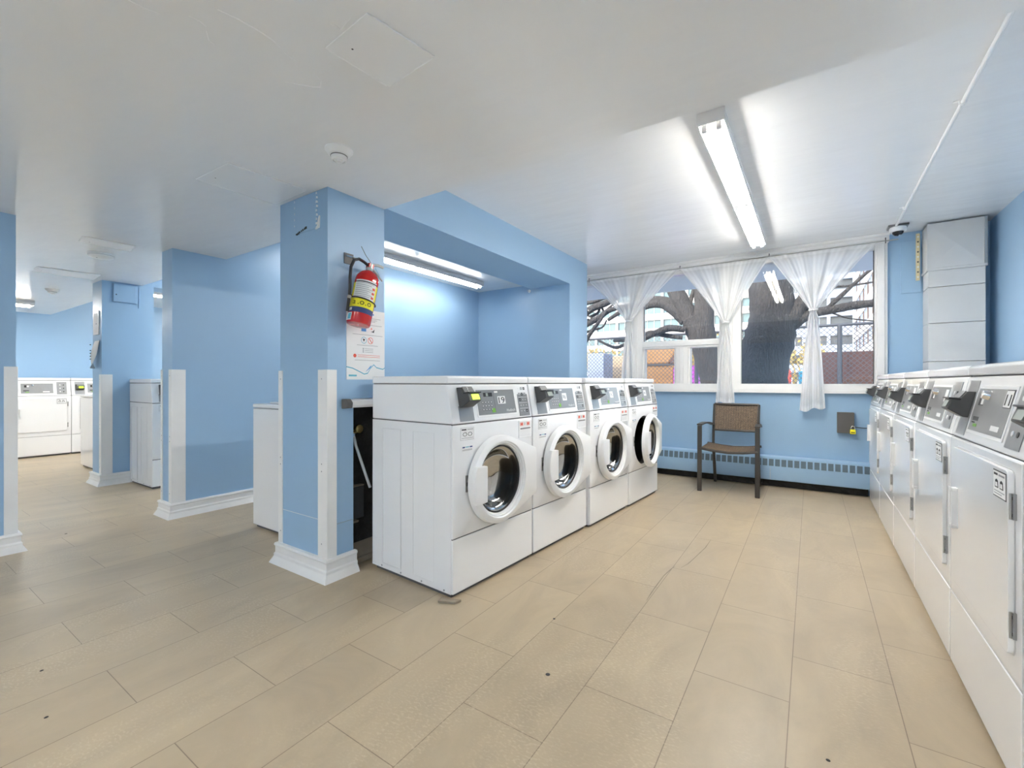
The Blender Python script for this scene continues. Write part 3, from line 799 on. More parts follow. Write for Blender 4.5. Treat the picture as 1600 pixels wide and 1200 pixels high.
# crack in the paint along the edge of the dropped ceiling and scraped patches
def scar(px, name='paint_scar'):
    P = [];
    s, c = math.sin(TH), math.cos(TH)
    for x, y in px:
        d = F_PX * (LOW - CAM_H) / (HOR - y); l_ = (x - 800) / F_PX * d; P.append((l_ * c - d * s, l_ * s + d * c, LOW))
    return P
scars = thing('ceiling_paint_scars', 'thin ridges of cracked paint on the lowered ceiling left of the top panel', 'paint ridges', (0, 0, 0))
for px in ([(200, 0), (225, 12), (250, 22)], [(295, 25), (312, 33), (322, 42)], [(322, 48), (326, 62), (335, 70)], [(340, 15), (372, 30), (404, 48), (425, 62), (438, 74)],
           [(445, 128), (468, 132), (490, 136), (501, 136), (502, 126), (495, 119)], [(516, 38), (526, 41), (533, 46), (548, 28)], [(444, 82), (455, 90), (462, 95)]):
    m = MB(); P = scar(px); m.tube(P, [.0008] + [.0022] * (len(P) - 2) + [.0008], 'ceil2', 6); m.build('paint_ridge', scars)

# security camera, conduit
r = thing('security_camera', 'white dome security camera at the ceiling corner right of the curtains', 'camera', (.632, 5.13, HIGH))
m = MB(); m.box(-.07, .07, -.05, .07, -.018, 0, 'mgrey'); m.build('mounting_plate', r, bevel=.003)
m = MB(); m.lathe([(.056, -.018), (.060, -.026), (.058, -.052), (.050, -.060), (.040, -.058)], 'plast', n=32); m.build('housing', r, ang=30)
m = MB(); m.lathe([(.041, -.056), (.036, -.074), (.022, -.088), (.0001, -.094)], 'dome', n=28); m.build('dome', r, ang=60)
m = MB(); m.lathe([(.0001, -.097), (.008, -.095), (.010, -.088)], 'chrome', (.012, -.012, 0), n=12); m.build('lens', r)
r = thing('conduit', 'thin white conduit running along the ceiling to the dome camera', 'conduit', (.612, 0, HIGH))
m = MB(); m.tube([(0, 1.88, -.013), (0, 3.0, -.013), (.001, 4.2, -.013), (.004, 5.07, -.013)], .0095, 'plast', 10); m.build('pipe', r)
for y in (3.02, 4.62):
    m = MB(); m.box(-.034, .014, y - .008, y + .008, -.005, 0, 'plast'); m.tube([(-.013, y, 0), (-.012, y, -.018), (0, y, -.026), (.012, y, -.018), (.013, y, 0)], .004, 'plast', 6); m.build('clip', r)
r = thing('ceiling_rosette', 'small round ceiling fitting with a yellow tag at the near end of the conduit', 'ceiling fitting', (.600, 2.27, HIGH))
m = MB(); m.lathe([(.036, 0), (.036, -.006), (.030, -.010), (.028, -.004), (.0001, -.004)], 'plast', n=28); m.build('ring', r, ang=30)
m = MB(); m.box(-.03, -.008, -.006, .014, -.024, -.006, 'yellow'); m.build('yellow_tag', r, bevel=.002)
r = thing('wall_hook', 'tiny white hook high on the alcove column edge', 'hook', (-2.668, 4.37, 2.115))
m = MB(); m.lathe([(.018, 0), (.016, -.006), (.0001, -.007)], 'plast', (0, 0, 0), 'y', 16); m.tube([(0, -.005, 0), (-.006, -.02, -.004), (-.012, -.028, .006)], .004, 'chrome', 8); m.build('hook', r)

# ------------------------------------------------------------------ panels and papers on the walls
r = thing('access_panel', 'small blue painted panel with chipped edges at the top of the near pillar', 'access panel', (-2.385, 1.48, 2.03))
m = MB(); m.box(-.113, .105, -.006, 0, -.095, .110, 'blue'); m.build('panel', r, bevel=.002)
m = MB()
for k in range(7): m.box(-.100 + k * .016 + random.uniform(-.004, .004), -.086 + k * .016, -.0068, -.001, -.100 + k * .003, -.092 + k * .004, 'ink')
m.build('dark_gap', r)
m = MB()
for k in range(9):
    z = .105 - k * .024; m.box(.096 + random.uniform(0, .005), .104 + random.uniform(0, .004), -.0075, 0, z - .012, z, 'white')
m.prism([(.09, -.10), (.125, -.095), (.128, -.03), (.118, -.045), (.11, -.08)], 'y', -.0078, 0, 'trim')
for k in range(5): m.box(-.1145, -.112, -.007, 0, .09 - k * .035, .10 - k * .035, 'white')
m.build('chipped_paint', r)
r = thing('access_panel', 'blue box door with a black lock near the top of the far pillar', 'access panel', (-6.15, 1.717, 2.03))
m = MB(); m.box(0, .012, -.10, .105, -.10, .100, 'blue'); m.build('panel', r, bevel=.003)
m = MB(); m.box(.012, .020, -.096, .09, -.095, .095, 'blue'); m.lathe([(.0001, .024), (.006, .022)], 'ink', (0, -.075, -.02), 'x', 10); m.box(0, .006, .12, .128, -.14, .09, 'blue'); m.build('panel_door', r, bevel=.002)
r = thing('access_panel', 'blue painted panel on the wall behind the grey duct', 'access panel', (.76, YW, 2.13))
m = MB(); m.box(-.074, .07, -.010, 0, -.24, .23, 'blue'); m.build('panel', r, bevel=.003)
r = thing('framed_notice', 'white framed notice on the narrow side of the far pillar', 'notice', (-6.29, 1.53, 1.70))
m = MB(); m.box(-.10, .07, -.010, 0, -.12, .13, 'plast'); m.build('frame', r, bevel=.003)
m = MB(); m.box(-.085, .055, -.011, -.009, -.10, .11, 'paper'); m.box(-.01, .02, -.0115, -.01, -.01, 0, 'greyink'); m.build('sheet', r)
r = thing('curled_leaflet', 'white curled leaflet holder under the framed notice on the far pillar', 'leaflet', (-6.27, 1.53, 1.37))
m = MB(); L = []
for i in range(9):
    t = i / 8; z = .145 - t * .29; w0, w1 = -.085, .075 - (.11 * max(0, t - .55) / .45) ** 1
    L.append([(w0, -.006 - .03 * math.sin(t * PI) , z), ((w0 + w1) / 2, -.012 - .045 * math.sin(t * PI * .9), z), (w1, -.008 - .05 * t, z)])
Lb = [[(a, b + .003, c) for a, b, c in q] for q in L]
m.loops(L, 'paper', close=False); m.loops(Lb, 'paper', close=False)
m.build('sheet', r)
m = MB()
for z in (.10, .04, .01, -.02, -.05): m.box(-.005, .012, -.066, -.058, z - .004, z + .004, 'ink')
m.build('print', r)

# poster of laundry instructions on the pillar's aisle side (x -> along +Y)
r = thing('instruction_poster', 'white instruction poster with blue wave print on the near pillar, below the extinguisher', 'poster', (PX1, 1.598, 1.095), PI / 2)
m = MB(); PW, PH = .272, .412; m.box(0, PW, -.003, 0, 0, PH, 'paper'); m.build('sheet', r)
m = MB(); y = -.0036
m.box(.165, .176, y, 0, .383, .392, 'blueink'); m.box(.180, .190, y, 0, .383, .392, 'blueink')
for z, a, b in ((.362, .155, .24), (.352, .155, .215), (.344, .155, .20), (.322, .09, .25), (.262, .04, .255), (.200, .07, .22), (.112, .055, .235)): m.box(a, b, y, 0, z, z + .0022, 'greyink')
for z in (.182, .172, .162): m.box(.11, .118, y, 0, z - .003, z + .003, 'greyink'); m.box(.125, .185, y, 0, z - .001, z + .001, 'greyink')
for z, a, b in ((.142, .075, .235), (.132, .075, .235)): m.box(a, b, y, 0, z, z + .0022, 'redink')
m.lathe([(.0001, y), (.011, y)], 'redink', (.055, 0, .138), 'y', 20)
m.prism([(.10, .283), (.134, .283), (.134, .30), (.10, .30)], 'y', y, 0, 'blueink')
m.prism([(.165, .300), (.175, .310), (.178, .298)], 'y', y, 0, 'redink'); m.prism([(.168, .285), (.190, .280), (.195, .30), (.182, .288)], 'y', y, 0, 'ink')
for c, k in ((.118, 'teal'), (.165, 'redink')):
    m.lathe([(.0165, y), (.0195, y)], k, (c, 0, .231), 'y', 24)
m.prism([(.110, .240), (.126, .238), (.118, .222)], 'y', y, 0, 'ink'); m.prism([(.153, .243), (.156, .246), (.178, .220), (.175, .217)], 'y', y, 0, 'redink')
wv = [(0, .075), (.04, .068), (.08, .052), (.12, .035), (.145, .040), (.165, .070), (.19, .092), (.21, .075), (.235, .070), (.258, .066), (.272, .074)]
m.prism(wv + [(a, b - .006) for a, b in wv[::-1]], 'y', y, 0, 'teal')
m.box(.014, .068, y, 0, .018, .028, 'teal'); m.prism([(.13, .045), (.16, .066), (.175, .084), (.165, .080)], 'y', y - .0004, 0, 'blueink')
m.build('print', r)

# ------------------------------------------------------------------ fire extinguisher (built upright along +z, then tilted)
r = thing('fire_extinguisher', 'red fire extinguisher with yellow label hanging tilted on the near pillar', 'fire extinguisher', (-2.106, 1.612, 1.395))
r.rotation_euler = (0, math.radians(0), 0)
TL = Matrix.Rotation(math.radians(-13.5), 4, 'X')
def XB_(m): m.T = TL
R_ = .0655
m = MB(); XB_(m); m.lathe([(.0001, .004), (.05, .002), (R_ - .004, .004), (R_, .012), (R_, .262), (R_ - .003, .285), (.050, .308), (.030, .322), (.018, .330), (.0001, .330)], 'red', n=40); body = m.build('cylinder', r, ang=50)
def wrap(m, a0, a1, z0, z1, k, rr=R_ + .0006, n=14):
    L = [[(rr * math.cos(math.radians(a0 + (a1 - a0) * i / n)), rr * math.sin(math.radians(a0 + (a1 - a0) * i / n)), z) for i in range(n + 1)] for z in (z0, z1)]
    m.loops(L, k, close=False)
# the side seen from the room is around -45 degrees (towards +x and -y)
m = MB(); XB_(m)
wrap(m, -110, 35, .070, .235, 'yellow'); wrap(m, -92, 18, .140, .250, 'paper', R_ + .0010); wrap(m, -110, 35, .060, .090, 'navy', R_ + .0010); wrap(m, -92, 22, .236, .242, 'ink', R_ + .0014)
for i in range(8): wrap(m, -84, 4 - (i % 3) * 12, .232 - i * .011, .2295 - i * .011, 'greyink', R_ + .0014)
for i in range(3): wrap(m, -2, 14, .215 - i * .026, .202 - i * .026, 'redink', R_ + .0014)
wrap(m, -100, -82, .068, .084, 'white', R_ + .0014)
wrap(m, -122, -76, .012, .056, 'paper', R_ + .0012); wrap(m, -100, -80, .018, .050, 'teal', R_ + .0016)
for j, ch in enumerate(('a', '.', 'o', '.', 'o')):
    cu = bpy.data.curves.new('t', 'FONT'); cu.body = ch; cu.size = .046; cu.extrude = .0002
    o = bpy.data.objects.new('t', cu); COL.objects.link(o); me = bpy.data.meshes.new_from_object(o.evaluated_get(bpy.context.evaluated_depsgraph_get()))
    st = math.radians((-84, -59, -49, -24, -14)[j]); q = []
    for v_ in me.vertices:
        a = st + v_.co.x / R_; q.append(((R_ + .0018) * math.cos(a), (R_ + .0018) * math.sin(a), v_.co.y + .104))
    m.add(q, [tuple(p_.vertices) for p_ in me.polygons], 'ink'); bpy.data.objects.remove(o); bpy.data.meshes.remove(me)
m.build('label_print', r)
m = MB(); XB_(m); m.lathe([(.0175, .328), (.020, .334), (.020, .345), (.016, .350), (.016, .372), (.0001, .374)], 'galv', n=20); m.box(-.014, .014, -.016, .016, .345, .372, 'red'); m.build('valve', r, ang=30)
m = MB(); XB_(m); m.tube([(0, .010, .372), (0, .050, .388), (0, .088, .392)], [.009, .008, .008], 'galv', 10); m.build('carry_handle', r)
m = MB(); XB_(m); m.tube([(0, .010, .352), (0, .055, .335), (0, .100, .312)], .0055, 'galv', 8); m.build('lever', r)
m = MB(); XB_(m); m.tube([(.004, .0, .378), (.004, -.045, .405), (.004, -.085, .440)], .0016, 'dgrey', 6); m.tube([(.01, .03, .360), (.014, .062, .33), (.012, .06, .25)], .0013, 'teal', 6); m.build('safety_pin', r)
m = MB(); XB_(m); m.tube([(0, -.014, .358), (0, -.045, .365), (0, -.080, .366), (0, -.108, .345), (0, -.118, .300), (0, -.110, .240), (0, -.098, .190), (0, -.092, .150), (0, -.084, .055)], .0085, 'black', 10)
m.lathe([(.0095, 0), (.0115, .002), (.0115, .016), (.0095, .018)], 'galv', (0, -.0905, .125), 'z', 12); m.build('hose', r)
m = MB(); XB_(m); m.tube([(0, -.080, .150)] + [((R_ + .005) * math.cos(math.radians(a)), (R_ + .005) * math.sin(math.radians(a)), .150 - (a + 130) * .0001) for a in range(-120, 61, 15)], .0038, 'black', 8); m.build('strap', r)
m = MB(); m.box(-.084, -.078, -.03, .03, .355, .415, 'dgrey')
m.tube([(-.08, -.02, .40), (-.03, -.012, .382), (-.012, .02, .372)], .005, 'chrome', 8); m.tube([(-.08, .02, .40), (-.03, .05, .378)], .004, 'gold', 8); m.build('wall_bracket', r)

# ------------------------------------------------------------------ broken wall: valve, pipe, box
r = thing('water_valve', 'brass water valve with a white hose in the broken dark wall beside the pillar', 'valve', (-2.30, 1.735, .80))
m = MB(); m.lathe([(.0001, .055), (.010, .054), (.026, .050), (.028, .040), (.012, .038), (.010, .0)], 'brass', (0, 0, 0), 'x', 10); m.build('hand_wheel', r)
m = MB(); m.tube([(.02, -.045, -.018), (.02, .0, -.018)], .013, 'brass', 10); m.tube([(.02, -.02, -.01), (.02, -.02, -.045)], .011, 'chrome', 10); m.build('valve_body', r)
m = MB(); m.tube([(.022, -.02, -.045), (.03, -.012, -.10), (.05, .02, -.22), (.07, .06, -.36)], .0085, 'plast', 10); m.build('hose', r)
r = thing('junction_box', 'old metal junction box with a pale rim, low in the broken wall', 'electrical box', (-2.298, 1.72, .30))
m = MB(); m.box(0, .030, -.035, .06, -.04, .15, 'dgrey'); m.build('box', r, bevel=.004)
m = MB(); m.box(0, .035, -.042, -.034, -.06, .16, 'wood'); m.box(0, .034, -.042, .06, .152, .160, 'wood'); m.box(0, .034, -.042, .02, -.062, -.048, 'wood'); m.build('rim', r, bevel=.003)
m = MB()
m.box(-2.30, -2.235, 1.655, 2.1, 0, .035, 'wood'); m.prism([(-2.30, .035), (-2.25, .035), (-2.285, .10), (-2.30, .11)], 'y', 1.66, 2.1, 'wood')
tag(m.build('broken_board', bevel=.004), 'broken bare timber at the foot of the open wall beside the pillar', 'timber')
tag(one(lambda m: m.prism([(-1.52, 1.63), (-1.44, 1.66), (-1.43, 1.70), (-1.49, 1.68), (-1.53, 1.665)], 'z', 0, .012, 'wood'), 'wood_shim', bevel=.002), 'small wooden shim under the front corner of the washer stickered 19', 'wood shim')

# ------------------------------------------------------------------ heater, lock box, duct
r = thing('baseboard_heater', 'blue painted baseboard heater with a row of slots under the window', 'heater', (0, YW, 0))
X0, X1 = -2.10, 1.20
prof = [(0, .078), (-.108, .078), (-.112, .095), (-.112, .205), (-.095, .308), (-.080, .318), (0, .318)]
m = MB(); m.prism(prof, 'x', X0, X1, 'blue'); m.build('cover', r, bevel=.003)
m = MB(); sa = math.atan2(.017, .103)
m.T = Matrix.Translation((0, -.112, .205)) @ Matrix.Rotation(-sa, 4, 'X')
x = -1.470
while x < 1.15:
    m.box(x, x + .042, -.0008, .002, .016, .086, 'slot'); x += .0555
m.build('grille', r)
m = MB()
for x in (-1.50, -.35, .62): m.box(x, x + .003, -.1135, 0, .08, .205, 'lite_seam')
m.build('cover_joint', r)
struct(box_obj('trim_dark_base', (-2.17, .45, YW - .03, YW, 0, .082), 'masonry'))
r = thing('lock_box', 'taupe metal box with a yellow padlock on the blue wall under the window', 'box', (.212, YW, .59))
m = MB(); m.box(0, .130, -.055, 0, 0, .198, 'grey_box'); m.build('box', r, bevel=.004)
m = MB(); m.box(-.002, .132, -.062, -.050, .0, .199, 'grey_box'); m.build('box_lid', r, bevel=.004)
m = MB(); m.tube([(.130, -.02, .060), (.20, -.015, .052), (.30, -.01, .055)], .004, 'dgrey', 6); m.build('cable', r)
r = thing('padlock', 'yellow padlock with a steel shackle hanging from the taupe box', 'padlock', (.332, YW - .075, .598))
m = MB(); m.box(-.021, .021, -.010, .010, -.012, .030, 'yellow'); m.build('lock_body', r, bevel=.003)
m = MB(); m.tube([(-.014, 0, .030), (-.014, 0, .050), (-.008, 0, .062), (.008, 0, .062), (.014, 0, .050), (.014, 0, .030)], .0035, 'chrome', 8); m.build('shackle', r)
m = MB(); m.box(-.015, .015, -.0108, -.009, .0, .008, 'ink'); m.build('lock_print', r)

r = thing('ventilation_duct', 'tall pale grey sheet metal duct in the back right corner', 'duct', (.835, 5.19, 0))
dw = .357
for z0, z1, g in ((0, 1.254, 0), (1.258, 1.579, 0), (1.583, 1.888, 0), (1.892, 2.030, 0)):
    m = MB(); m.box(.004, dw - .004, .002, .225, z0, z1, 'duct'); m.build('duct_section', r, bevel=.002)
m = MB(); m.box(-.008, dw + .008, -.010, .228, 2.030, 2.052, 'duct'); m.build('flange', r, bevel=.003)
m = MB(); cx, cz = dw / 2, 2.24; z0, z1 = 2.052, 2.435
q = [(0, 0, z0), (dw, 0, z0), (dw, 0, z1), (0, 0, z1), (cx, -.010, cz), (0, .225, z0), (dw, .225, z0), (dw, .225, z1), (0, .225, z1)]
m.add(q, [(0, 1, 4), (1, 2, 4), (2, 3, 4), (3, 0, 4), (0, 3, 8, 5), (1, 6, 7, 2), (3, 2, 7, 8), (0, 5, 6, 1), (5, 8, 7, 6)], 'duct')
m.box(-.004, .008, -.006, .0, z0, z1, 'duct'); m.box(dw - .012, dw + .006, -.008, .0, z0, z1, 'galv'); m.build('duct_top', r, smooth=False)
r = thing('perforated_strip', 'narrow gold perforated metal strip on the duct side by the wall panel', 'metal strip', (.785, 5.36, 1.99))
m = MB(); m.box(0, .026, 0, .014, 0, .42, 'gold'); m.build('strip', r, bevel=.002)
m = MB()
for k in range(9): m.lathe([(.0001, -.001), (.007, -.0006)], 'seam' if k % 2 else 'white', (.013, 0, .03 + k * .045), 'y', 10)
m.build('holes', r)

# ------------------------------------------------------------------ curtain rod and curtains
CY = 5.325
r = thing('curtain_rod', 'thin metal curtain rod across the top of the window', 'curtain rod', (0, CY, 2.372))
m = MB(); m.tube([(-3.1, 0, 0), (.66, 0, .002)], .006, 'galv', 8); m.build('rod', r)
for x in (-2.36, -1.243, -.358, .57):
    m = MB(); m.tube([(x, 0, -.02), (x, -.004, .03), (x, .02, .03), (x, .03, .04)], .004, 'dgrey', 6); m.build('bracket', r)

def curtain(x0, x1, xt, zt, xb0, xb1, zb, label, seed, zb2=None):
    rnd = random.Random(seed); NU, NV = 72, 60; ztop = 2.368
    ph = [rnd.uniform(0, 6.28) for _ in range(6)]
    vs = []; dens = []
    zb2 = zb2 if zb2 is not None else zb
    for i in range(NV + 1):
        t = i / NV
        if t < .5:                                  # gathered down to the tie
            s = t / .5; z = ztop + (zt - ztop) * s
            sag = s ** .92
            hw0, hw1 = (xt - x0), (x1 - xt)
            wl = hw0 * (1 - sag) + .030; wr = hw1 * (1 - sag) + .030
            cx = xt
        else:
            s = (t - .5) / .5; z = zt + (zb - zt) * s
            e = s ** .75
            cx = xt + ((xb0 + xb1) / 2 - xt) * e; wl = wr = .030 + ((xb1 - xb0) / 2 - .030) * min(1, e * 1.0)
            if s < .06: wl = wr = .030
        for j in range(NU + 1):
            uu = j / NU * 2 - 1
            if t < .5: z_ = z - (0 if s > .999 else 0)
            x = cx + (uu * (wl if uu < 0 else wr))
            amp = .007 + .016 * (min(1, t * 2) if t < .5 else 1)
            kf = 16 if t < .5 else 16 - 9 * min(1, (t - .5) / .2)
            y = amp * math.sin(uu * kf + ph[0] + .6 * math.sin(t * 3 + ph[1])) + amp * (.4 if t < .5 else .15) * math.sin(uu * 37 + ph[2])
            zz = z
            if t >= .5: zz = z + (zb2 - zb) * s * (uu * .5 + .5) + .012 * s * math.sin(uu * 5 + ph[3])
            vs.append((x, CY + y - (.016 if .44 < t < .56 else 0), zz))
            gath = 1 - (wl + wr) / (x1 - x0)        # more layers where it is gathered
            dd = .58 + .38 * max(0, gath) ** 1.2 + .05 * math.sin(uu * kf + ph[0]) + (.05 * math.sin(uu * 61 + ph[4]))
            if abs(uu) > .955 or t > .975 or t < .03: dd += .22
            dens.append(max(.25, min(.97, dd)))
    W2 = NU + 1
    fs = [(i * W2 + j, i * W2 + j + 1, (i + 1) * W2 + j + 1, (i + 1) * W2 + j) for i in range(NV) for j in range(NU)]
    me = bpy.data.meshes.new('curtain'); me.from_pydata(vs, [], fs); me.materials.append(M['curtain'])
    at = me.attributes.new('dens', 'FLOAT', 'POINT'); at.data.foreach_set('value', dens)
    me.polygons.foreach_set('use_smooth', [True] * len(me.polygons)); me.update()
    rt = thing('curtain', label, 'curtain', (0, 0, 0), 0, 'sheer tied curtains')
    o = bpy.data.objects.new('cloth', me); COL.objects.link(o); o.parent = rt
    m = MB(); m.lathe([(.036, -.012), (.041, 0), (.036, .012)], 'paper', (xt, CY - .016, zt), 'z', 18); m.build('tie_band', rt, ang=60)
curtain(-3.12, -2.39, -2.78, 1.83, -2.90, -2.68, .85, 'sheer white curtain mostly hidden behind the alcove column', 1)
curtain(-2.345, -1.262, -1.835, 1.815, -1.95, -1.74, .85, 'sheer white tied curtain above the farthest washers, leftmost full one', 2)
curtain(-1.225, -.378, -.765, 1.725, -.872, -.682, .855, 'sheer white tied curtain whose tail hangs behind the wicker chair', 3, .845)
curtain(-.338, .482, .020, 1.790, -.095, .118, .788, 'sheer white tied curtain nearest the dome camera, in front of the leaning tree', 4, .83)

# ------------------------------------------------------------------ wicker chair
r = thing('armchair', 'dark metal armchair with brown woven seat and back, standing under the window', 'chair', (-.66, 4.75, 0))
CXL, CXR = -.262, .245
def leg(pts, w_=.036, d_=.022):
    m = MB(); L = []
    for (x, y, z) in pts: L.append([(x - w_ / 2, y - d_ / 2, z), (x + w_ / 2, y - d_ / 2, z), (x + w_ / 2, y + d_ / 2, z), (x - w_ / 2, y + d_ / 2, z)])
    m.loops(L, 'frame_metal'); m.add(L[0], [(0, 1, 2, 3)], 'frame_metal'); m.add(L[-1], [(0, 1, 2, 3)], 'frame_metal')
    return m
for x in (CXL, CXR): leg([(x, 0, 0), (x, .005, .40), (x, .01, .648)], .040, .024).build('leg', r, bevel=.004)
for x in (-.205, .215): leg([(x, .540, 0), (x, .470, .25), (x, .425, .44)], .028, .026).build('leg', r, bevel=.004)
m = MB()
for x in (-.205, .215):
    m.tube([(x, .425, .44), (x, .43, .55), (x, .46, .70), (x, .50, .845)], .013, 'frame_metal', 8)
m.tube([(-.205, .50, .845), (.215, .50, .845)], .012, 'frame_metal', 8); m.tube([(-.205, .44, .575), (.215, .44, .575)], .011, 'frame_metal', 8); m.build('back_frame', r)
for x, s in ((CXL, 1), (CXR, -1)):
    m = MB(); pts = []
    for i in range(13):
        t = i / 12; yy = -.005 + t * .46; z = .650 + .022 * math.sin(t * PI) - .03 * t; xx = x + s * (.045 if x < 0 else .02) * t
        pts.append([(xx - .024, yy, z), (xx + .024, yy, z), (xx + .024, yy, z + .014), (xx - .024, yy, z + .014)])
    m.loops(pts, 'frame_metal'); m.add(pts[0], [(0, 1, 2, 3)], 'frame_metal'); m.add(pts[-1], [(0, 1, 2, 3)], 'frame_metal'); m.build('armrest', r, bevel=.002)
m = MB()
for y, z in ((.0, .425), (.42, .43)): m.tube([(CXL, y, z), (CXL * .5, y, z - .018), (0, y, z - .026), (CXR * .5, y, z - .018), (CXR, y, z)], .012, 'frame_metal', 8)
for x in (CXL + .02, CXR - .02): m.tube([(x, 0, .425), (x, .425, .43)], .011, 'frame_metal', 8)
m.build('seat_frame', r)

def woven(P, nu, nv, th, name):
    """over-and-under strands on a surface P(u, v) -> (point, normal)"""
    m = MB(); st = .0038
    for i in range(nv):
        v_ = (i + .5) / nv; L = []
        for j in range(nu * 2 + 1):
            u_ = j / (nu * 2); p, n_ = P(u_, v_); off = st * math.sin(PI * (j + .5 + (i % 2) * 1) ) if 0 else st * (1 if (j // 1 + i) % 2 else -1)
            p2, _ = P(u_, min(1, v_ + .36 / nv)); p1, _ = P(u_, max(0, v_ - .36 / nv))
            L.append([p1 + n_ * off, (p + n_ * (off + .0020)), p2 + n_ * off])
        m.loops(L, 'wicker', close=False)
    for j in range(nu):
        u_ = (j + .5) / nu; L = []
        for i in range(nv + 1):
            v_ = i / nv; p, n_ = P(u_, v_); p1, _ = P(max(0, u_ - .22 / nu), v_); p2, _ = P(min(1, u_ + .22 / nu), v_); off = st * .4
            L.append([p1 + n_ * off, p + n_ * (off + .001), p2 + n_ * off])
        m.loops(L, 'wicker', close=False)
    # solid core so that the weave is not see-through
    L = [[P(a / 6, b / 6)[0] - P(a / 6, b / 6)[1] * .003 for a in range(7)] for b in range(7)]
    m.loops(L, 'frame_metal', close=False); L = [[P(a / 6, b / 6)[0] - P(a / 6, b / 6)[1] * .008 for a in range(7)] for b in range(7)]; m.loops(L, 'wicker', close=False)
    return m.build(name, r, ang=70)
def back_P(u_, v_):
    z = .575 + v_ * .268; y = .44 + (z - .575) / .27 * .06 + .012 * math.sin(u_ * PI)
    return Vector((-.205 + u_ * .42, y - .004, z)), Vector((0, -1, .22)).normalized()
def seat_P(u_, v_):
    return Vector((CXL + .02 + u_ * (CXR - CXL - .04), .0 + v_ * .42, .435 - .026 * math.sin(u_ * PI))), Vector((0, 0, 1))
woven(back_P, 18, 22, .01, 'backrest'); woven(seat_P, 24, 30, .01, 'seat')

# ------------------------------------------------------------------ outside
GZ = .35
struct(box_obj('ground', (-90, 90, YW + .2, 140, GZ - .3, GZ), 'asphalt'))
struct(box_obj('wall_exterior_overhang', (-12, 3.2, YW + .131, 6.70, 2.39, 2.95), 'render'))
struct(box_obj('roof_slab', (-12, 3.2, YN - .2, YW + .131, 2.9, 3.1), 'render'))

def tree(label, limbs, branches):
    r = thing('tree', label, 'tree', (limbs[0][0][0].x, limbs[0][0][0].y, GZ))
    o = Vector(r.location)
    for nm, group in (('trunk', limbs), ('branch', branches)):
        for L in group:
            m = MB(); pts, rs = [p - o for p in L[0]], L[1]
            # resample with a smooth curve
            Q, RR = [], []
            for i in range(len(pts) - 1):
                p0, p1, p2, p3 = pts[max(i - 1, 0)], pts[i], pts[i + 1], pts[min(i + 2, len(pts) - 1)]
                for k in range(6):
                    t = k / 6; Q.append(.5 * ((2 * p1) + (-p0 + p2) * t + (2 * p0 - 5 * p1 + 4 * p2 - p3) * t * t + (-p0 + 3 * p1 - 3 * p2 + p3) * t ** 3))
                    RR.append(rs[i] + (rs[i + 1] - rs[i]) * t)
            Q.append(pts[-1]); RR.append(rs[-1]); RR = [q * random.uniform(.95, 1.06) for q in RR]
            m.tube(Q, RR, 'bark', 16 if nm == 'trunk' else 8); m.build(nm, r, ang=80)
    return r
A = ray_at
Y1 = 8.0
Y0_ = 9.5
tree('forked grey tree seen through the middle window pane',
     [([A(1150, 800, Y0_), A(1126, 640, Y0_), A(1112, 585, Y0_), A(1100, 540, Y0_), A(1094, 515, Y0_), A(1086, 495, Y0_)], [.38, .27, .24, .25, .27, .24]),
      ([A(1090, 520, Y0_), A(1076, 492, Y0_), A(1058, 460, Y0_), A(1046, 430, Y0_), A(1030, 390, Y0_)], [.22, .17, .16, .15, .12]),
      ([A(1096, 522, Y0_), A(1100, 485, Y0_), A(1099, 455, Y0_), A(1092, 390, Y0_)], [.24, .19, .17, .15])],
     [([A(1072, 500, Y0_), A(1050, 482, Y0_), A(1030, 474, Y0_), A(1005, 480, Y0_), A(980, 500, Y0_)], [0.143, 0.119, 0.095, 0.071, 0.059]),
      ([A(1064, 480, Y0_), A(1040, 470, Y0_), A(1015, 468, Y0_), A(985, 478, Y0_), A(950, 500, Y0_)], [0.107, 0.083, 0.059, 0.059, 0.036]),
      ([A(1088, 500, Y0_), A(1078, 478, Y0_), A(1085, 450, Y0_), A(1090, 430, Y0_)], [0.071, 0.048, 0.042, 0.036]),
      ([A(1070, 515, Y0_ - .2), A(1045, 513, Y0_ - .3), A(1020, 522, Y0_ - .4), A(1000, 531, Y0_ - .4), A(960, 532, Y0_)], [0.059, 0.071, 0.059, 0.042, 0.036]),
      ([A(1066, 528, Y0_ - .2), A(1040, 524, Y0_ - .2), A(1015, 520, Y0_ - .2), A(985, 533, Y0_ - .2), A(962, 543, Y0_), A(935, 532, Y0_)], [0.036, 0.048, 0.048, 0.036, 0.036, 0.024])])
tree('thick dark leaning tree behind the right window pane',
     [([A(1150, 760, Y1), A(1180, 620, Y1), A(1190, 575, Y1), A(1203, 520, Y1), A(1206, 480, Y1), A(1202, 440, Y1), A(1196, 350, Y1)], [.42, .40, .37, .34, .30, .28, .27]),
      ([A(1206, 520, Y1), A(1228, 500, Y1), A(1246, 482, Y1), A(1264, 460, Y1), A(1290, 400, Y1)], [.26, .18, .13, .11, .08])],
     [([A(1230, 515, Y1), A(1262, 492, Y1), A(1300, 484, Y1), A(1335, 477, Y1), A(1375, 473, Y1), A(1420, 470, Y1)], [.10, .07, .06, .06, .05, .05]),
      ([A(1288, 486, Y1), A(1310, 466, Y1), A(1335, 443, Y1), A(1362, 420, Y1), A(1400, 395, Y1)], [.03, .03, .025, .02, .015]),
      ([A(1300, 448, Y1), A(1330, 446, Y1), A(1380, 438, Y1)], [.02, .015, .01]),
      ([A(1296, 487, Y1), A(1325, 497, Y1), A(1370, 502, Y1)], [.015, .01, .008])])
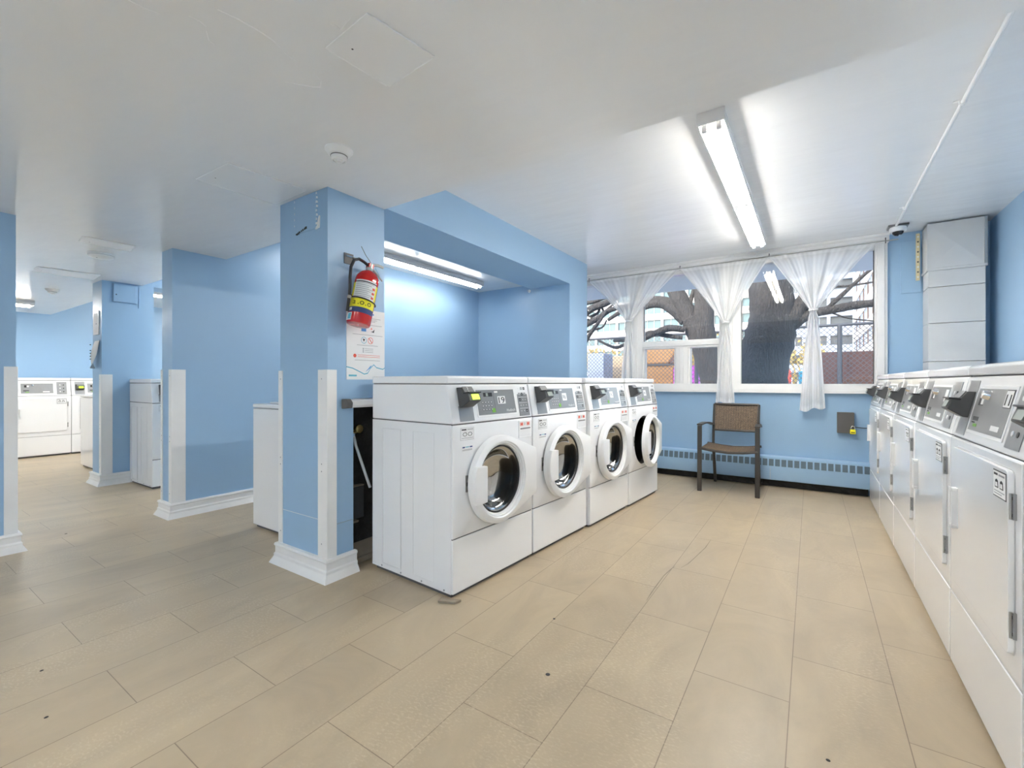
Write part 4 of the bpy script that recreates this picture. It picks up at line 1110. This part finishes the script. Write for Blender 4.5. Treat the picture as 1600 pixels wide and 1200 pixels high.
tree('tangle of bare dark limbs at the left end of the window',
     [([A(880, 800, 8.6), A(890, 600, 8.6), A(900, 520, 8.6), A(905, 470, 8.6)], [.16, .15, .13, .10])],
     [([A(900, 500, 8.6), A(925, 482, 8.6), A(950, 472, 8.6), A(985, 450, 8.6)], [.09, .08, .07, .05]),
      ([A(900, 515, 8.5), A(930, 500, 8.5), A(955, 484, 8.5), A(990, 476, 8.5)], [.06, .06, .05, .04]),
      ([A(902, 560, 8.4), A(920, 525, 8.4), A(938, 500, 8.4), A(948, 485, 8.4)], [.05, .045, .035, .03]),
      ([A(905, 530, 8.7), A(918, 500, 8.7), A(934, 489, 8.7), A(938, 478, 8.7), A(944, 488, 8.7)], [.04, .035, .03, .025, .02]),
      ([A(905, 475, 8.6), A(925, 472, 8.6), A(955, 462, 8.6)], [.05, .04, .03]),
      ([A(904, 545, 8.6), A(916, 520, 8.6), A(940, 512, 8.6), A(948, 500, 8.6)], [.03, .025, .02, .015]),
      ([A(904, 490, 8.6), A(916, 492, 8.6), A(930, 497, 8.6), A(960, 474, 8.6)], [.03, .025, .025, .02])])

# chain-link fence
FY = 12.0; fx0, fx1 = -8.6, 3.2
r = thing('chain_link_fence', 'chain link fence with dark top rail behind the trees outside', 'fence', (0, FY, GZ))
m = MB(); m.tube([(fx0, 0, 2.30 - GZ), (fx1, 0, 2.32 - GZ)], .03, 'rail', 8); m.build('top_rail', r)
for px in (914, 1088, 1180, 1312):
    x = ray_at(px, 550, FY).x; m = MB(); m.tube([(x, 0, 0), (x, 0, 2.32 - GZ)], .045 if px != 914 else .03, 'rail', 8); m.build('post', r)
m = MB(); h = 2.3 - GZ; sp = .105
def wire(p, q):
    d = .0085; m.add([(p[0] - d, 0, p[1]), (p[0] + d, 0, p[1]), (p[0], d * 1.4, p[1]), (q[0] - d, 0, q[1]), (q[0] + d, 0, q[1]), (q[0], d * 1.4, q[1])], [(0, 1, 4, 3), (1, 2, 5, 4), (2, 0, 3, 5)], 'wire')
x = fx0 - h
while x < fx1:
    for sgn in (1, -1):
        a, b = (x, 0), (x + h, h)
        if sgn < 0: a, b = (x + h, 0), (x, h)
        # clip at the fence ends
        def clip(a, b):
            if b[0] == a[0]: return a, b
            P = []
            for t in (0, 1): P.append(t)
            ts = sorted([0, 1, (fx0 - a[0]) / (b[0] - a[0]), (fx1 - a[0]) / (b[0] - a[0])])
            f_ = lambda t: (a[0] + (b[0] - a[0]) * t, a[1] + (b[1] - a[1]) * t)
            ok = [t for t in ts if 0 <= t <= 1 and fx0 - 1e-6 <= f_(t)[0] <= fx1 + 1e-6]
            return (f_(min(ok)), f_(max(ok))) if len(ok) > 1 else None
        c = clip(a, b)
        if c: wire(*c)
    x += sp
m.build('wire_mesh', r, smooth=False)

def at_box(name, px0, px1, py0, py1, Y, depth, k, label, cat, bevel=.02, z0=None, group=None):
    a, b = ray_at(px0, py0, Y), ray_at(px1, py0, Y)
    zt = ray_at((px0 + px1) / 2, py0, Y).z
    m = MB(); m.box(a.x, b.x, Y, Y + depth, GZ if z0 is None else z0, zt, k)
    return tag(m.build(name, bevel=bevel), label, cat, group)
at_box('board_fence', 1284, 1372, 549, 0, 12.4, .12, 'rust', 'rusty brown board panel behind the chain link at the right', 'board panel')
# tan container with a sloping lid
a0, a1 = ray_at(1004, 560, 13.0), ray_at(1052, 560, 13.0)
r = thing('refuse_container', 'tan refuse container with a sloped lid behind the lower left window slider', 'container', (a0.x, 13.0, GZ))
wd = a1.x - a0.x; m = MB(); hz = 1.55 - GZ
m.prism([(0, 0), (wd, 0), (wd, hz), (-.02, hz)], 'y', 0, 1.2, 'tan'); m.build('body', r, bevel=.03)
m = MB(); m.prism([(-.05, hz + .04), (wd * .86, hz + .04), (wd * 1.22, hz + .52), (wd * 1.1, hz + .62), (.0, hz + .62)], 'y', -.05, 1.2, 'tan'); m.build('lid', r, bevel=.05)
m = MB(); m.box(-.03, wd * .9, -.02, 1.18, hz - .002, hz + .045, 'dgrey'); m.build('rim', r)
GB = 'magenta bins behind the window sliders'
at_box('refuse_bin', 1052, 1066, 574, 0, 12.9, .6, 'magenta', 'magenta bin beside the tan container', 'bin', group=GB)
at_box('refuse_bin', 1073, 1087, 571, 0, 12.9, .6, 'magenta', 'magenta bin between the window bar and the forked tree', 'bin', group=GB)
at_box('storage_cabinet', 918, 943, 552, 0, 13.2, .8, 'bluegrey', 'grey cabinet behind the fence at the left end of the window', 'cabinet')
at_box('garden_wall', 944, 1004, 556, 0, 14.5, .3, 'brick', 'tan masonry wall behind the fence above the farthest washers', 'wall')
at_box('refuse_bin', 1248, 1257, 580, 0, 12.3, .6, 'binblue', 'blue bin beside the snow pile, right of the leaning tree', 'bin')
m = MB(); p = ray_at(1235, 590, 13.6)
for k in range(26):
    q = (p.x + random.uniform(-1.0, .55), 13.6 + random.uniform(-.2, .8)); rr = random.uniform(.22, .4); hz = GZ + random.uniform(.55, .80) - .25 * abs(q[0] - p.x)
    m.lathe([(rr, GZ), (rr * .95, hz), (rr * .6, hz + rr * .3), (.001, hz + rr * .4)], 'snow', (q[0], q[1], 0), n=10)
tag(m.build('snow_pile', ang=80), 'heap of bright snow beyond the fence, right of the leaning tree', 'snow')
for k, (px, py, c) in enumerate(((1217, 586, 'magenta'), (1225, 588, 'leaf'), (1233, 584, 'redink'), (1242, 589, 'leaf'))):
    q = ray_at(px, py, 13.1); m = MB(); m.lathe([(.045, -.28), (.05, -.1), (.05, .10), (.01, .16)], c, (q.x, 13.1, q.z - .05), n=12)
    m.box(q.x - .04, q.x + .04, 13.06, 13.14, GZ, q.z - .28, 'dgrey')
    tag(m.build('rubbish_sack', ang=70), ('purple sack nearest the leaning tree, on the left of the sack row', 'ochre sack between the purple and the red sack', 'red sack before the snow pile', 'ochre sack next to the blue bin')[k], 'sack', 'sacks by the snow pile')
# leafy hedge, far left: nobody can count its leaves
m = MB(); rnd = random.Random(5)
for k in range(1500):
    x = rnd.uniform(ray_at(900, 550, 15).x, ray_at(1290, 550, 15).x); z = 1.6 + abs(rnd.gauss(0, .28)); y = 15.2 + rnd.uniform(-.3, .3); s_ = rnd.uniform(.04, .09); a = rnd.uniform(0, 6.28)
    d1 = Vector((math.cos(a), rnd.uniform(-.4, .4), math.sin(a))) * s_; d2 = Vector((-math.sin(a), rnd.uniform(-.4, .4), math.cos(a))) * s_ * .6; c = Vector((x, y, z))
    m.add([c - d1, c + d2, c + d1, c - d2], [(0, 1, 2, 3)], 'leaf')
xa, xb = ray_at(900, 550, 15).x, ray_at(1290, 550, 15).x
for k in range(60):
    x = xa + (xb - xa) * k / 59; m.tube([(x, 15.2, GZ), (x + .1, 15.2, 1.2), (x - .1, 15.2, 1.9)], .02, 'leaf', 5)
hd = m.build('hedge', smooth=False); tag(hd, 'yellowed hedge behind the fence', 'hedge'); hd['kind'] = 'stuff'

# office building facing the window, long rows of glass between white bands
def facade(name, label, x0, x1, Y, z_rows, kwall, kwin, bay, top, depth=12):
    r = thing(name, label, 'building', ((x0 + x1) / 2, Y, GZ))
    ox = (x0 + x1) / 2
    m = MB(); m.box(x0 - ox, x1 - ox, .6, depth, 0, top - GZ, kwall); m.build('wall', r)
    zs = [GZ] + [q for ab in z_rows for q in ab] + [top]
    for i in range(0, len(zs), 2):
        m = MB(); m.box(x0 - ox, x1 - ox, 0, .62, zs[i] - GZ, zs[i + 1] - GZ, kwall); m.build('floor_band', r)
    for (a, b) in z_rows:
        m = MB(); m.box(x0 - ox, x1 - ox, .5, .62, a - GZ, b - GZ, kwin); 
        x = x0 - ox
        while x < x1 - ox - .3:
            m.box(x, x + .5, .05, .55, a - GZ, b - GZ, kwall)
            for t in (.33, .66):
                if x + bay < x1 - ox: m.box(x + .5 + (bay - .5) * t - .04, x + .5 + (bay - .5) * t + .04, .42, .55, a - GZ, b - GZ, kwall)
            x += bay
        m.build('window_row', r)
    return r
facade('office_building', 'white office building with bands of green glass beyond the fence', -75, -9.4, 95,
       [(1.0, 2.6), (3.3, 4.9), (6.3, 7.9), (9.3, 10.9), (12.35, 14.1), (15.4, 17.0), (18.4, 20.1), (21.5, 23.2)], 'concrete', 'winglass', 4.9, 27)
facade('apartment_block', 'apartment block coloured blue-grey as in shade, with dark windows behind the right window pane', -8.5, 5.9, 95,
       [(1.2, 2.8), (4.3, 5.9), (7.5, 9.1), (10.7, 12.4), (13.9, 15.6), (17.0, 18.7), (20.1, 21.8), (23.2, 25.0)], 'bluegrey', 'darkwin', 3.6, 29)
r = thing('side_wing', 'long pale wing with stepped window bands running toward the right edge of the window', 'building', (5.95, 50, GZ))
m = MB(); m.box(.7, 12, 0, 44.9, 0, 34, 'bluegrey'); m.build('wall', r)
for k in range(10):
    z = 1.9 + k * 3.1; m = MB(); m.box(0, .75, 0, 44.9, z - .75, z + .55, 'concrete'); m.build('floor_band', r)
    m = MB(); m.box(.45, .72, 0, 44.9, z + .55, z + 2.35, 'darkwin')
    for j in range(24): m.box(.05, .6, j * 1.88, j * 1.88 + .45, z + .55, z + 2.35, 'brownpanel' if j % 3 == 0 else 'bluegrey')
    m.build('window_row', r)
